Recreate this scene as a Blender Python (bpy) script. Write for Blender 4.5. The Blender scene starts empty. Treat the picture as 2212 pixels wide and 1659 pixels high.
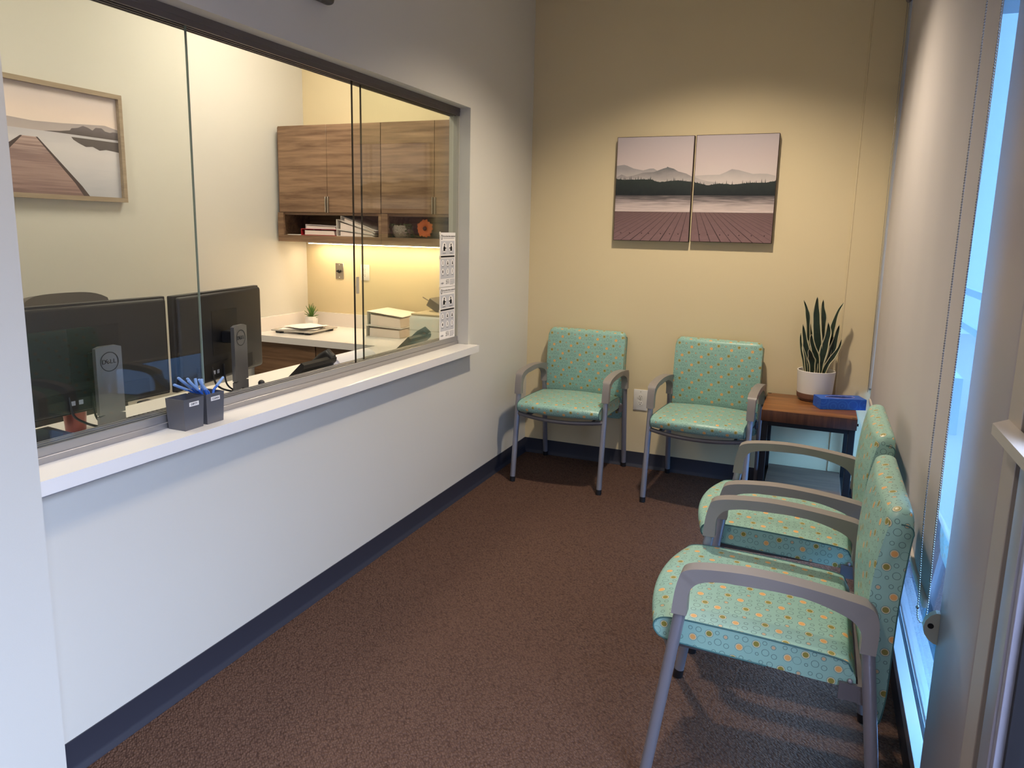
import bpy, bmesh, math, random
from mathutils import Vector, Matrix
random.seed(7)
S = bpy.context.scene
COL = S.collection
PI = math.pi

# ---------------------------------------------------------------- camera, sky, lights, exposure
def setup_camera():
    yaw, pitch, roll, f = -0.3859079804892664, -0.17212744592449072, 0.02305023655739368, 1582.9586914356212
    cy, sy, cp, sp, cr, sr = math.cos(yaw), math.sin(yaw), math.cos(pitch), math.sin(pitch), math.cos(roll), math.sin(roll)
    fw = Vector((sy*cp, cy*cp, sp)); r = Vector((cy, -sy, 0)); u = r.cross(fw)
    r2 = cr*r + sr*u; u2 = -sr*r + cr*u
    m = Matrix(((r2.x, u2.x, -fw.x, 1.8328568), (r2.y, u2.y, -fw.y, -4.6723334), (r2.z, u2.z, -fw.z, 1.5411863), (0, 0, 0, 1)))
    cd = bpy.data.cameras.new('camera'); cam = bpy.data.objects.new('camera', cd); COL.objects.link(cam)
    cam.matrix_world = m
    cd.sensor_width = 36; cd.sensor_fit = 'HORIZONTAL'; cd.lens = 36*f/2212
    cd.shift_x = -13.3027/2212; cd.shift_y = -56.7606/2212
    cd.clip_start = .02; cd.clip_end = 200
    S.camera = cam
setup_camera()
S.view_settings.view_transform = 'Standard'; S.view_settings.look = 'None'
S.view_settings.gamma = 1; S.view_settings.use_curve_mapping = False
S.view_settings.exposure = 0.0

def lin(*c):
    return tuple(((v/255)/12.92 if v/255 <= .04045 else ((v/255+.055)/1.055)**2.4) for v in c)+(1,)

def setup_world():
    w = bpy.data.worlds.new('world'); S.world = w; w.use_nodes = True
    nt = w.node_tree; nt.nodes.clear()
    out = nt.nodes.new('ShaderNodeOutputWorld'); bg = nt.nodes.new('ShaderNodeBackground')
    tc = nt.nodes.new('ShaderNodeTexCoord'); sx = nt.nodes.new('ShaderNodeSeparateXYZ'); rp = nt.nodes.new('ShaderNodeValToRGB')
    nt.links.new(tc.outputs['Generated'], sx.inputs[0]); nt.links.new(sx.outputs['Z'], rp.inputs[0])
    e = rp.color_ramp.elements
    e[0].position = 0.0; e[0].color = (.085, .255, .49, 1)
    e[1].position = 0.5; e[1].color = (6.0, 6.9, 9.6, 1)
    m = e.new(.16); m.color = (.085, .255, .50, 1)
    nt.links.new(rp.outputs[0], bg.inputs[0]); bg.inputs[1].default_value = 2.0
    nt.links.new(bg.outputs[0], out.inputs[0])
setup_world()
WARM = (1.0, .85, .66)
def lamp(name, kind, loc, energy, color, **kw):
    d = bpy.data.lights.new(name, kind); d.energy = energy; d.color = color
    for k, v in kw.items(): setattr(d, k, v)
    o = bpy.data.objects.new(name, d); COL.objects.link(o); o.location = loc
    return o
def portal(name, loc, sx, sy):
    o = lamp(name, 'AREA', loc, 1, (1, 1, 1), shape='RECTANGLE', size=sx, size_y=sy)
    o.rotation_euler = (0, PI/2, 0); o.data.cycles.is_portal = True
    return o
portal('door_portal', (2.34, -4.35, 1.3), 2.6, 2.2)

# ---------------------------------------------------------------- materials
MATS = {}
def mat(name, rgb=None, rough=.5, metal=0., spec=.5, emit=None, estr=1., coat=0., trans=0., sss=0.):
    if name in MATS: return MATS[name]
    m = bpy.data.materials.new(name); m.use_nodes = True
    b = m.node_tree.nodes['Principled BSDF']
    if rgb: b.inputs['Base Color'].default_value = lin(*rgb)
    b.inputs['Roughness'].default_value = rough; b.inputs['Metallic'].default_value = metal
    b.inputs['Specular IOR Level'].default_value = spec; b.inputs['Coat Weight'].default_value = coat
    b.inputs['Transmission Weight'].default_value = trans
    if emit:
        b.inputs['Emission Color'].default_value = emit if len(emit) == 4 else tuple(emit)+(1,)
        b.inputs['Emission Strength'].default_value = estr
    MATS[name] = m
    return m
def NT(m):
    nt = m.node_tree; return nt, nt.nodes['Principled BSDF']
def node(nt, t, **kw):
    n = nt.nodes.new(t)
    for k, v in kw.items():
        if k.startswith('i_'):
            n.inputs[k[2:].replace('_', ' ')].default_value = v
        else: setattr(n, k, v)
    return n
def math_n(nt, op, a, b=None, c=None, clamp=False):
    n = nt.nodes.new('ShaderNodeMath'); n.operation = op; n.use_clamp = clamp
    for i, v in enumerate((a, b, c)):
        if v is None: continue
        if hasattr(v, 'default_value') or hasattr(v, 'is_linked'): nt.links.new(v, n.inputs[i])
        else: n.inputs[i].default_value = v
    return n.outputs[0]
def mixrgb(nt, fac, a, b, typ='MIX'):
    n = nt.nodes.new('ShaderNodeMix'); n.data_type = 'RGBA'; n.blend_type = typ
    for s, v in ((n.inputs[0], fac), (n.inputs[6], a), (n.inputs[7], b)):
        if hasattr(v, 'is_linked'): nt.links.new(v, s)
        else: s.default_value = v
    return n.outputs[2]
def bump(nt, b, h, strength=.2, dist=.002):
    n = nt.nodes.new('ShaderNodeBump'); n.inputs['Strength'].default_value = strength; n.inputs['Distance'].default_value = dist
    nt.links.new(h, n.inputs['Height']); nt.links.new(n.outputs[0], b.inputs['Normal'])
def geo_pos(nt):
    return nt.nodes.new('ShaderNodeNewGeometry').outputs['Position']
def paint(name, rgb, rough=.6):
    m = mat(name, rgb, rough, spec=.3); nt, b = NT(m)
    n = node(nt, 'ShaderNodeTexNoise', i_Scale=420., i_Detail=3.); nt.links.new(geo_pos(nt), n.inputs['Vector'])
    bump(nt, b, n.outputs[0], .12, .001)
    n2 = node(nt, 'ShaderNodeTexNoise', i_Scale=1.3, i_Detail=2.); nt.links.new(geo_pos(nt), n2.inputs['Vector'])
    c = lin(*rgb); d = tuple(v*.96 for v in c[:3])+(1,)
    nt.links.new(mixrgb(nt, n2.outputs[0], c, d), b.inputs['Base Color'])
    return m
def wood(name, light, dark, axis='X', scale=1., rough=.4, contrast=1.):
    m = mat(name, light, rough, spec=.4); nt, b = NT(m)
    mp = node(nt, 'ShaderNodeMapping'); tc = node(nt, 'ShaderNodeTexCoord')
    nt.links.new(tc.outputs['Object'], mp.inputs[0])
    long, cross = 1.1*scale, 16*scale
    mp.inputs['Scale'].default_value = {'X': (long, cross, cross), 'Y': (cross, long, cross), 'Z': (cross, cross, long)}[axis]
    n1 = node(nt, 'ShaderNodeTexNoise', i_Scale=1., i_Detail=6., i_Roughness=.55, i_Distortion=1.2); nt.links.new(mp.outputs[0], n1.inputs['Vector'])
    n2 = node(nt, 'ShaderNodeTexNoise', i_Scale=5., i_Detail=4., i_Roughness=.6, i_Distortion=.4); nt.links.new(mp.outputs[0], n2.inputs['Vector'])
    r = node(nt, 'ShaderNodeValToRGB'); r.color_ramp.elements[0].position = .36; r.color_ramp.elements[1].position = .64
    r.color_ramp.elements[0].color = lin(*dark); r.color_ramp.elements[1].color = lin(*light)
    f = math_n(nt, 'ADD', math_n(nt, 'MULTIPLY', n1.outputs[0], .7), math_n(nt, 'MULTIPLY', n2.outputs[0], .3))
    nt.links.new(f, r.inputs[0]); nt.links.new(r.outputs[0], b.inputs['Base Color'])
    bump(nt, b, n2.outputs[0], .06, .001)
    return m
def glass_mat(name, tint=(.972, .985, .970), ior=1.5):
    m = bpy.data.materials.new(name); m.use_nodes = True; nt = m.node_tree; nt.nodes.clear()
    out = node(nt, 'ShaderNodeOutputMaterial'); mx = node(nt, 'ShaderNodeMixShader'); g = node(nt, 'ShaderNodeNewGeometry'); dt = node(nt, 'ShaderNodeVectorMath', operation='DOT_PRODUCT')
    nt.links.new(g.outputs['Normal'], dt.inputs[0]); nt.links.new(g.outputs['Incoming'], dt.inputs[1])
    c = math_n(nt, 'SUBTRACT', 1., math_n(nt, 'ABSOLUTE', dt.outputs['Value']), clamp=True)
    fr = math_n(nt, 'ADD', math_n(nt, 'MULTIPLY', math_n(nt, 'POWER', c, 5.), .96), .035, clamp=True)
    tr = node(nt, 'ShaderNodeBsdfTransparent'); tr.inputs[0].default_value = tint+(1,)
    gl = node(nt, 'ShaderNodeBsdfGlossy'); gl.inputs['Roughness'].default_value = .01
    nt.links.new(fr, mx.inputs[0]); nt.links.new(tr.outputs[0], mx.inputs[1]); nt.links.new(gl.outputs[0], mx.inputs[2])
    nt.links.new(mx.outputs[0], out.inputs[0])
    MATS[name] = m
    return m

M_wall = paint('wall_paint_offwhite', (212, 209, 200))
M_cream = paint('wall_paint_cream', (221, 205, 168))
M_ceil = paint('ceiling_paint', (225, 222, 214))
M_column = paint('column_paint_grey', (158, 152, 154), .34)
def carpet():
    m = mat('carpet_brown', (86, 58, 46), .95, spec=.1); nt, b = NT(m)
    mp = node(nt, 'ShaderNodeMapping'); mp.inputs['Rotation'].default_value = (0, 0, .72)
    nt.links.new(geo_pos(nt), mp.inputs[0])
    v = node(nt, 'ShaderNodeTexVoronoi', i_Scale=92.); v.inputs['Randomness'].default_value = .75
    mp2 = node(nt, 'ShaderNodeMapping'); mp2.inputs['Scale'].default_value = (1., 1.7, 1.); nt.links.new(mp.outputs[0], mp2.inputs[0])
    nt.links.new(mp2.outputs[0], v.inputs['Vector'])
    n = node(nt, 'ShaderNodeTexNoise', i_Scale=90., i_Detail=3.); nt.links.new(geo_pos(nt), n.inputs['Vector'])
    n2 = node(nt, 'ShaderNodeTexNoise', i_Scale=2.2, i_Detail=2.); nt.links.new(geo_pos(nt), n2.inputs['Vector'])
    sp = node(nt, 'ShaderNodeTexNoise', i_Scale=310., i_Detail=1.); nt.links.new(geo_pos(nt), sp.inputs['Vector'])
    c1 = mixrgb(nt, v.outputs['Distance'], lin(118, 92, 78), lin(40, 28, 24))
    c2 = mixrgb(nt, math_n(nt, 'MULTIPLY', n.outputs[0], .55), c1, lin(74, 52, 44))
    c3 = mixrgb(nt, math_n(nt, 'MULTIPLY', n2.outputs[0], .35), c2, lin(92, 66, 54))
    f = math_n(nt, 'MULTIPLY', math_n(nt, 'GREATER_THAN', sp.outputs[0], .69), .5)
    nt.links.new(mixrgb(nt, f, c3, lin(150, 122, 104)), b.inputs['Base Color'])
    h = math_n(nt, 'SUBTRACT', n.outputs[0], v.outputs['Distance'])
    bump(nt, b, h, .9, .006)
    return m
M_carpet = carpet()
M_base = mat('baseboard_rubber_navy', (44, 46, 58), .5)
M_quartz = mat('white_quartz', (236, 232, 228), .12, spec=.55)
M_lam = mat('white_laminate', (226, 221, 212), .3)
M_alum = mat('aluminium_satin', (170, 168, 170), .38, metal=.75)
M_alum_blue = mat('aluminium_frame', (178, 182, 190), .28, metal=.85)
M_dark = mat('dark_gasket', (18, 20, 26), .5)
M_glass = glass_mat('clear_glass')
M_glass_out = glass_mat('storefront_glass', (.93, .965, .98))
M_glass_blue = glass_mat('tinted_window_glass', (.60, .85, .99))
M_edge = mat('glass_edge_dark', (46, 38, 30), .25)
M_edge_g = mat('glass_edge_green', (128, 142, 132), .2)
M_walnut = wood('walnut_laminate', (156, 125, 98), (104, 78, 58), 'X', 1.)
M_walnut_d = wood('walnut_laminate_base', (150, 116, 86), (104, 74, 52), 'X', 1.)
M_walnut_in = wood('walnut_inside', (120, 92, 70), (84, 62, 46), 'X', 1.)
M_table = wood('table_top_wood', (150, 100, 58), (96, 58, 32), 'X', 1.6, .35)
M_table_e = wood('table_edge_wood', (92, 58, 40), (58, 34, 24), 'Z', 1.4, .4)
M_shelfw = wood('table_shelf_wood', (104, 84, 70), (74, 58, 48), 'X', 1.6, .5)
M_blk = mat('black_metal', (20, 20, 24), .45, metal=.3)
M_blkp = mat('black_plastic', (24, 24, 27), .42)
M_blkg = mat('black_plastic_gloss', (16, 17, 20), .22)
M_white = mat('white_plastic', (232, 230, 226), .4)
M_whitepot = mat('white_ceramic', (228, 224, 220), .5)
M_leg = mat('chair_leg_silver', (150, 150, 160), .38, metal=.55)
M_arm = mat('armrest_taupe', (136, 130, 127), .46)
M_rail = mat('chair_rail_grey', (104, 100, 104), .5, metal=.3)
M_paper = mat('paper_white', (238, 234, 230), .8, spec=.2)
M_ink = mat('ink_black', (28, 28, 32), .7)
M_silver = mat('silver_stand', (140, 140, 144), .32, metal=.8)
M_steel = mat('steel_plate', (168, 160, 150), .3, metal=.9)

def upholstery():
    m = mat('teal_vinyl_dots', (146, 196, 182), .38, spec=.5); nt, b = NT(m)
    uv = node(nt, 'ShaderNodeUVMap', uv_map='UVMap'); sx = node(nt, 'ShaderNodeSeparateXYZ'); nt.links.new(uv.outputs[0], sx.inputs[0])
    w, h, sk = .121, .055, .065
    U = math_n(nt, 'ADD', sx.outputs[0], 10.); V = math_n(nt, 'ADD', sx.outputs[1], 10.)
    row = math_n(nt, 'FLOOR', math_n(nt, 'DIVIDE', V, h))
    x = math_n(nt, 'MODULO', math_n(nt, 'ADD', U, math_n(nt, 'MULTIPLY', row, sk)), w)
    y = math_n(nt, 'SUBTRACT', V, math_n(nt, 'MULTIPLY', row, h))
    n = node(nt, 'ShaderNodeTexNoise', i_Scale=9., i_Detail=3.); nt.links.new(uv.outputs[0], n.inputs['Vector'])
    col = mixrgb(nt, n.outputs[0], lin(150, 190, 178), lin(138, 178, 167))
    ring_c = lin(70, 96, 96); orange = lin(226, 166, 98); olive = lin(140, 130, 58); tan = lin(196, 166, 130); cream = lin(206, 196, 160)
    def dist(cx, cy):
        return math_n(nt, 'SQRT', math_n(nt, 'ADD', math_n(nt, 'POWER', math_n(nt, 'ABSOLUTE', math_n(nt, 'SUBTRACT', x, cx)), 2.),
                                         math_n(nt, 'POWER', math_n(nt, 'ABSOLUTE', math_n(nt, 'SUBTRACT', y, cy)), 2.)))
    def ring(d, r, t, c, cx=0, cy=0, dots=0):
        nonlocal col
        f = math_n(nt, 'LESS_THAN', math_n(nt, 'ABSOLUTE', math_n(nt, 'SUBTRACT', d, r)), t)
        if dots:
            a = math_n(nt, 'ARCTAN2', math_n(nt, 'SUBTRACT', y, cy), math_n(nt, 'SUBTRACT', x, cx))
            f = math_n(nt, 'MULTIPLY', f, math_n(nt, 'GREATER_THAN', math_n(nt, 'SINE', math_n(nt, 'MULTIPLY', a, float(dots))), -.35))
        col = mixrgb(nt, math_n(nt, 'MULTIPLY', f, .8), col, c)
    def disc(d, r, c):
        nonlocal col
        col = mixrgb(nt, math_n(nt, 'LESS_THAN', d, r), col, c)
    for (cx, cy, c) in ((.020, .018, orange), (.062, .037, olive)):
        d = dist(cx, cy); disc(d, .0098, cream); disc(d, .0074, c); ring(d, .0105, .0009, ring_c, cx, cy, 22)
    for (cx, cy, r, dt) in ((.043, .016, .0105, 20), (.086, .018, .009, 0), (.034, .043, .0072, 0), (.012, .044, .005, 0), (.083, .044, .0052, 0), (.108, .012, .0066, 0), (.0655, .010, .004, 0)):
        d = dist(cx, cy); ring(d, r, .00075, ring_c, cx, cy, dt)
    d = dist(.105, .037); disc(d, .0046, tan); ring(d, .006, .0007, ring_c)
    nt.links.new(col, b.inputs['Base Color'])
    n2 = node(nt, 'ShaderNodeTexNoise', i_Scale=14., i_Detail=2.); nt.links.new(uv.outputs[0], n2.inputs['Vector'])
    bump(nt, b, n2.outputs[0], .12, .006)
    return m
M_uph = upholstery()

# ---------------------------------------------------------------- mesh helpers
OFF = {}
class MB:
    def __init__(s): s.bm = bmesh.new(); s.mi = 0
    def _set(s, faces):
        for f in faces: f.material_index = s.mi
    def box(s, x0, x1, y0, y1, z0, z1, bev=0., seg=2, rot=None):
        x0, x1 = min(x0, x1), max(x0, x1); y0, y1 = min(y0, y1), max(y0, y1); z0, z1 = min(z0, z1), max(z0, z1)
        c = Vector(((x0+x1)/2, (y0+y1)/2, (z0+z1)/2))
        m = Matrix.Translation(c) @ (rot.to_4x4() if rot else Matrix()) @ Matrix.Diagonal((x1-x0, y1-y0, z1-z0, 1))
        n0 = len(s.bm.faces)
        r = bmesh.ops.create_cube(s.bm, size=1, matrix=m); vs = r['verts']
        if bev > 0:
            es = list({e for v in vs for e in v.link_edges})
            bmesh.ops.bevel(s.bm, geom=es, offset=bev, segments=seg, profile=.5, affect='EDGES')
        s.bm.faces.ensure_lookup_table(); s._set(s.bm.faces[n0:] if bev == 0 else [f for f in s.bm.faces if f.index == -1 or f.index >= n0])
        return s
    def xform(s, mtx, start=0):
        s.bm.verts.ensure_lookup_table(); bmesh.ops.transform(s.bm, matrix=mtx, verts=s.bm.verts[start:]); return s
    def nv(s): return len(s.bm.verts)
    def tube(s, pts, r, n=12, cap=True, flat=1.):
        pts = [Vector(p) for p in pts]; rs = r if isinstance(r, (list, tuple)) else [r]*len(pts)
        rings = []; prev = None
        for i, p in enumerate(pts):
            a = pts[max(0, i-1)]; b = pts[min(len(pts)-1, i+1)]; t = (b-a).normalized()
            if prev is None:
                ref = Vector((0, 0, 1)) if abs(t.z) < .9 else Vector((1, 0, 0)); u = t.cross(ref).normalized()
            else:
                u = (prev - t*prev.dot(t)).normalized()
            prev = u; v = t.cross(u)
            rings.append([s.bm.verts.new(p + (u*math.cos(2*PI*k/n) + v*math.sin(2*PI*k/n)*flat)*rs[i]) for k in range(n)])
        for a, b in zip(rings, rings[1:]):
            s._set([s.bm.faces.new((a[k], a[(k+1) % n], b[(k+1) % n], b[k])) for k in range(n)])
        if cap:
            s._set([s.bm.faces.new(rings[0][::-1]), s.bm.faces.new(rings[-1])])
        return s
    def lathe(s, prof, c=(0, 0, 0), n=32, cap=True, wob=None):
        rings = []
        for (r, z) in prof:
            rings.append([s.bm.verts.new((c[0]+r*math.cos(2*PI*k/n), c[1]+r*math.sin(2*PI*k/n), c[2]+z)) for k in range(n)])
        for a, b in zip(rings, rings[1:]):
            s._set([s.bm.faces.new((a[k], a[(k+1) % n], b[(k+1) % n], b[k])) for k in range(n)])
        if cap: s._set([s.bm.faces.new(rings[0][::-1]), s.bm.faces.new(rings[-1])])
        return s
    def poly(s, pts):
        f = s.bm.faces.new([s.bm.verts.new(p) for p in pts]); s._set([f]); return s
    def prism(s, pts, d):
        d = Vector(d); a = [s.bm.verts.new(p) for p in pts]; b = [s.bm.verts.new(Vector(p)+d) for p in pts]; n = len(a)
        fs = [s.bm.faces.new(a[::-1]), s.bm.faces.new(b)] + [s.bm.faces.new((a[k], a[(k+1) % n], b[(k+1) % n], b[k])) for k in range(n)]
        s._set(fs); return s
    def strip(s, A, B, d):
        """thick strip between paired outlines A and B, thickness vector d"""
        d = Vector(d); n = len(A)
        a = [s.bm.verts.new(p) for p in A]; b = [s.bm.verts.new(p) for p in B]
        a2 = [s.bm.verts.new(Vector(p)+d) for p in A]; b2 = [s.bm.verts.new(Vector(p)+d) for p in B]
        fs = []
        for i in range(n-1):
            fs += [s.bm.faces.new((a[i], a[i+1], b[i+1], b[i])), s.bm.faces.new((a2[i], b2[i], b2[i+1], a2[i+1])),
                   s.bm.faces.new((a[i], a2[i], a2[i+1], a[i+1])), s.bm.faces.new((b[i], b[i+1], b2[i+1], b2[i]))]
        fs += [s.bm.faces.new((a[0], b[0], b2[0], a2[0])), s.bm.faces.new((a[-1], a2[-1], b2[-1], b[-1]))]
        s._set(fs); return s
    def sphere(s, c, r, n=10, sc=(1, 1, 1)):
        n0 = len(s.bm.faces)
        bmesh.ops.create_uvsphere(s.bm, u_segments=n, v_segments=max(6, n//2+1), radius=r, matrix=Matrix.Translation(c) @ Matrix.Diagonal((*sc, 1)))
        s.bm.faces.ensure_lookup_table(); s._set(s.bm.faces[n0:]); return s
    def cyl(s, p0, p1, r, n=20): return s.tube([p0, p1], r, n)
    def text(s, body, size, mtx, depth=.0004, align='CENTER'):
        cu = bpy.data.curves.new('txt', 'FONT'); cu.body = body; cu.size = size; cu.align_x = align; cu.align_y = 'CENTER'; cu.extrude = depth
        o = bpy.data.objects.new('txt', cu); COL.objects.link(o); bpy.context.view_layer.update()
        me = o.evaluated_get(bpy.context.evaluated_depsgraph_get()).to_mesh()
        n0 = len(s.bm.faces); v0 = len(s.bm.verts)
        s.bm.from_mesh(me); s.bm.verts.ensure_lookup_table(); s.bm.faces.ensure_lookup_table()
        bmesh.ops.transform(s.bm, matrix=mtx, verts=s.bm.verts[v0:]); s._set(s.bm.faces[n0:])
        o.to_mesh_clear(); bpy.data.objects.remove(o); bpy.data.curves.remove(cu)
        return s
def solid(mb, t):
    mb.bm.normal_update(); bmesh.ops.solidify(mb.bm, geom=mb.bm.faces[:], thickness=t)
def smooth_bm(bm, ang=38):
    for f in bm.faces: f.smooth = True
    for e in bm.edges:
        e.smooth = not (len(e.link_faces) == 2 and e.calc_face_angle(0) > math.radians(ang))
KEEP = {'bead_chain', 'printed_marks', 'icon_disc', 'grey_panel', 'small_print', 'maker_logo', 'cup_word', 'lake_print', 'dock_print', 'strand', 'key_block', 'script_mark', 'stand_column', 'picture_frame', 'bottom_track', 'top_track', 'sticker', 'star_base', 'seam_line', 'body', 'door_stile'}
def split_pieces(bm):
    """far apart loose pieces of one bmesh as lists of vertices"""
    isl, seen = [], set()
    for v in bm.verts:
        if v in seen: continue
        st, grp = [v], []; seen.add(v)
        while st:
            a = st.pop(); grp.append(a)
            for e in a.link_edges:
                b = e.other_vert(a)
                if b not in seen: seen.add(b); st.append(b)
        isl.append(grp)
    if len(isl) < 2 or len(isl) > 60: return [sum(isl, [])]
    box = [([min(v.co[i] for v in g) for i in range(3)], [max(v.co[i] for v in g) for i in range(3)]) for g in isl]
    size = [max(h-l for l, h in zip(*b)) for b in box]; root = list(range(len(isl)))
    def find(i):
        while root[i] != i: i = root[i]
        return i
    for i in range(len(isl)):
        for j in range(i):
            gap = math.sqrt(sum(max(0, box[i][0][k]-box[j][1][k], box[j][0][k]-box[i][1][k])**2 for k in range(3)))
            if gap <= max(.02, .5*max(size[i], size[j])): root[find(i)] = find(j)
    out = {}
    for i, g in enumerate(isl): out.setdefault(find(i), []).extend(g)
    return list(out.values())
def part(name, mb, mats, parent=None, **kw):
    if parent and name not in KEEP:
        ps = split_pieces(mb.bm)
        if len(ps) > 1:
            first = None
            for i, g in enumerate(ps):
                q = MB(); q.bm.free(); q.bm = mb.bm.copy(); mb.bm.verts.index_update(); ids = {v.index for v in g}
                q.bm.verts.ensure_lookup_table()
                bmesh.ops.delete(q.bm, geom=[v for v in q.bm.verts if v.index not in ids], context='VERTS')
                o = one_part(name, q, mats, parent, **kw); first = first or o
            mb.bm.free(); return first
    return one_part(name, mb, mats, parent, **kw)
def one_part(name, mb, mats, parent=None, smooth=True, ang=38, uv=None, label=None, mods=None):
    """link ONE mesh object; vertices are in world coordinates, moved into the parent's frame"""
    bm = mb.bm
    off = OFF.get(parent.name, Vector((0, 0, 0))) if parent else Vector((0, 0, 0))
    if off.length: bmesh.ops.translate(bm, verts=bm.verts, vec=-off)
    bmesh.ops.recalc_face_normals(bm, faces=bm.faces)
    if smooth: smooth_bm(bm, ang)
    if uv:
        L = bm.loops.layers.uv.new('UVMap'); bm.normal_update()
        for f in bm.faces:
            n = f.normal; ax, ay, az = abs(n.x), abs(n.y), abs(n.z)
            for l in f.loops:
                c = l.vert.co
                l[L].uv = (c.x, c.y) if az >= max(ax, ay) else ((c.x, c.z) if ay >= ax else (c.y, c.z))
    me = bpy.data.meshes.new(name); bm.to_mesh(me); bm.free()
    for m in (mats if isinstance(mats, (list, tuple)) else [mats]): me.materials.append(m)
    o = bpy.data.objects.new(name, me); COL.objects.link(o)
    if parent: o.parent = parent; OFF[o.name] = off.copy()
    if label: o['label'] = label
    return o
def thing(name, label, cat, loc=(0, 0, 0), group=None):
    o = bpy.data.objects.new(name, None); COL.objects.link(o); o.empty_display_size = .05
    o.location = loc; OFF[o.name] = Vector(loc); o['label'] = label; o['category'] = cat
    if group: o['group'] = group
    return o
def tag(o, label, cat, group=None):
    o['label'] = label; o['category'] = cat
    if group: o['group'] = group
    return o
def struct(o, label=None):
    o['kind'] = 'structure'
    if label: o['label'] = label; o['category'] = o.name.split('_')[0]
    return o
def dup(root, label, group=None):
    r = root.copy(); COL.objects.link(r); r['label'] = label; OFF[r.name] = OFF.get(root.name, Vector())
    if group: r['group'] = group
    for ch in list(root.children):
        c = ch.copy(); COL.objects.link(c); c.parent = r
        for g in list(ch.children):
            d = g.copy(); COL.objects.link(d); d.parent = c
    return r
def frame_mtx(o, xa, ya):
    """local x,y -> world along xa, ya; z along their cross"""
    xa = Vector(xa).normalized(); ya = Vector(ya).normalized(); za = xa.cross(ya)
    return Matrix(((xa.x, ya.x, za.x, o[0]), (xa.y, ya.y, za.y, o[1]), (xa.z, ya.z, za.z, o[2]), (0, 0, 0, 1)))
def catmull(p, n=4, closed=False):
    out = []; N = len(p)
    for i in range(N if closed else N-1):
        a, b, c, d = (p[(i-1) % N], p[i], p[(i+1) % N], p[(i+2) % N]) if closed else (p[max(i-1, 0)], p[i], p[i+1], p[min(i+2, N-1)])
        for k in range(n):
            t = k/n
            out.append(tuple(.5*((2*b[j]) + (-a[j]+c[j])*t + (2*a[j]-5*b[j]+4*c[j]-d[j])*t*t + (-a[j]+3*b[j]-3*c[j]+d[j])*t**3) for j in range(len(b))))
    if not closed: out.append(tuple(p[-1]))
    return out

# ================================================================ SETTING
H = 3.1
struct(part('floor', MB().box(-1.98, 2.3, -6.5, .1, -.06, 0), M_carpet, smooth=False), 'dark brown loop pile carpet across the waiting room')
struct(part('ceiling', MB().box(-1.98, 2.45, -6.6, .12, H, H+.08), M_ceil, smooth=False), 'off white painted ceiling above both rooms')
wl = MB().box(-.13, 0, -3.52, -.93, 0, .849).box(-.13, 0, -3.52, -.93, 2.191, H).box(-.13, 0, -.93, 0, 0, H)
struct(part('wall_left', wl, M_wall, smooth=False), 'off white wall with the long reception window opening')
struct(part('wall_back', MB().box(-1.98, 2.42, 0, .12, 0, H), M_cream, smooth=False), 'cream yellow back wall behind the two chairs')
struct(part('wall_reception', MB().box(-1.98, -1.85, -5.2, 0, 0, H).box(-1.98, -.13, -5.3, -5.2, 0, H), M_wall, smooth=False), 'off white side wall inside the reception office')
struct(part('wall_column', MB().box(-.13, .10, -6.5, -3.517, 0, H), M_wall, smooth=False), 'pale wall jutting out at the left edge of the photo')
struct(part('wall_front', MB().box(-.13, 2.42, -6.6, -6.5, 0, H), M_wall, smooth=False))
wr = MB().box(2.185, 2.40, -3.074, -2.675, 0, H, .012, 3)
wr.box(2.185, 2.40, -2.675, .0, 2.95, H).box(2.185, 2.40, -6.5, -3.074, 2.62, H).box(2.185, 2.40, -6.5, -5.45, 0, 2.62)
struct(part('wall_right', wr, M_column), 'grey painted pier between blind window and glass door')
# baseboards with a cove toe
def baseboard(name, path, out, label):
    mb = MB()
    prof = [(0, 0), (.016, 0), (.015, .004), (.007, .014), (.0045, .024), (.004, .1016), (0, .1016)]
    a, b = Vector(path[0]), Vector(path[1]); n = Vector(out)
    mb.prism([a+n*d+Vector((0, 0, z)) for d, z in prof], b-a)
    struct(part(name, mb, M_base, smooth=True, ang=30), label)
baseboard('baseboard_left', ((0, -3.517, 0), (0, 0, 0)), (1, 0, 0), 'navy rubber baseboard along the reception wall')
baseboard('baseboard_back', ((0, 0, 0), (2.185, 0, 0)), (0, -1, 0), 'navy rubber baseboard along the cream back wall')
baseboard('baseboard_column', ((.10, -6.5, 0), (.10, -3.517, 0)), (1, 0, 0), 'navy rubber baseboard on the wall jutting out at left')
# panel strip on the back wall beside the window
struct(part('trim_1', MB().box(1.982, 2.185, -.006, 0, .1016, H, .0015, 1).box(1.974, 1.984, -.0085, 0, .1016, H, .003, 2), M_cream), 'narrow vertical joint strip on the back wall near the window')

# ---------------------------------------------------------------- reception sliding window (window_1)
win = bpy.data.objects.new('window_1', None); COL.objects.link(win); win.location = (-.09, -2.2, .889); OFF['window_1'] = Vector(win.location); win['kind'] = 'structure'
win['label'] = 'long frameless sliding glass window over the reception ledge'; win['category'] = 'window'
fr = MB()
fr.box(-.128, -.062, -3.52, -.932, .889, .909, .0015, 1)
fr.box(-.128, -.094, -3.52, -.932, .909, .922, .001, 1)
fr.box(-.092, -.0865, -3.52, -.932, .909, .934).box(-.0735, -.067, -3.52, -.932, .909, .934).box(-.1135, -.1065, -3.52, -.932, .922, .934).box(-.128, -.1225, -3.52, -.932, .922, .934)
part('bottom_track', fr, M_alum, win)
ft = MB().box(-.128, -.062, -3.52, -.932, 2.168, 2.191, .001, 1).box(-.092, -.0865, -3.52, -.932, 2.150, 2.168).box(-.0735, -.064, -3.52, -.932, 2.150, 2.168).box(-.1135, -.1065, -3.52, -.932, 2.150, 2.168).box(-.128, -.1225, -3.52, -.932, 2.150, 2.168)
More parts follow.
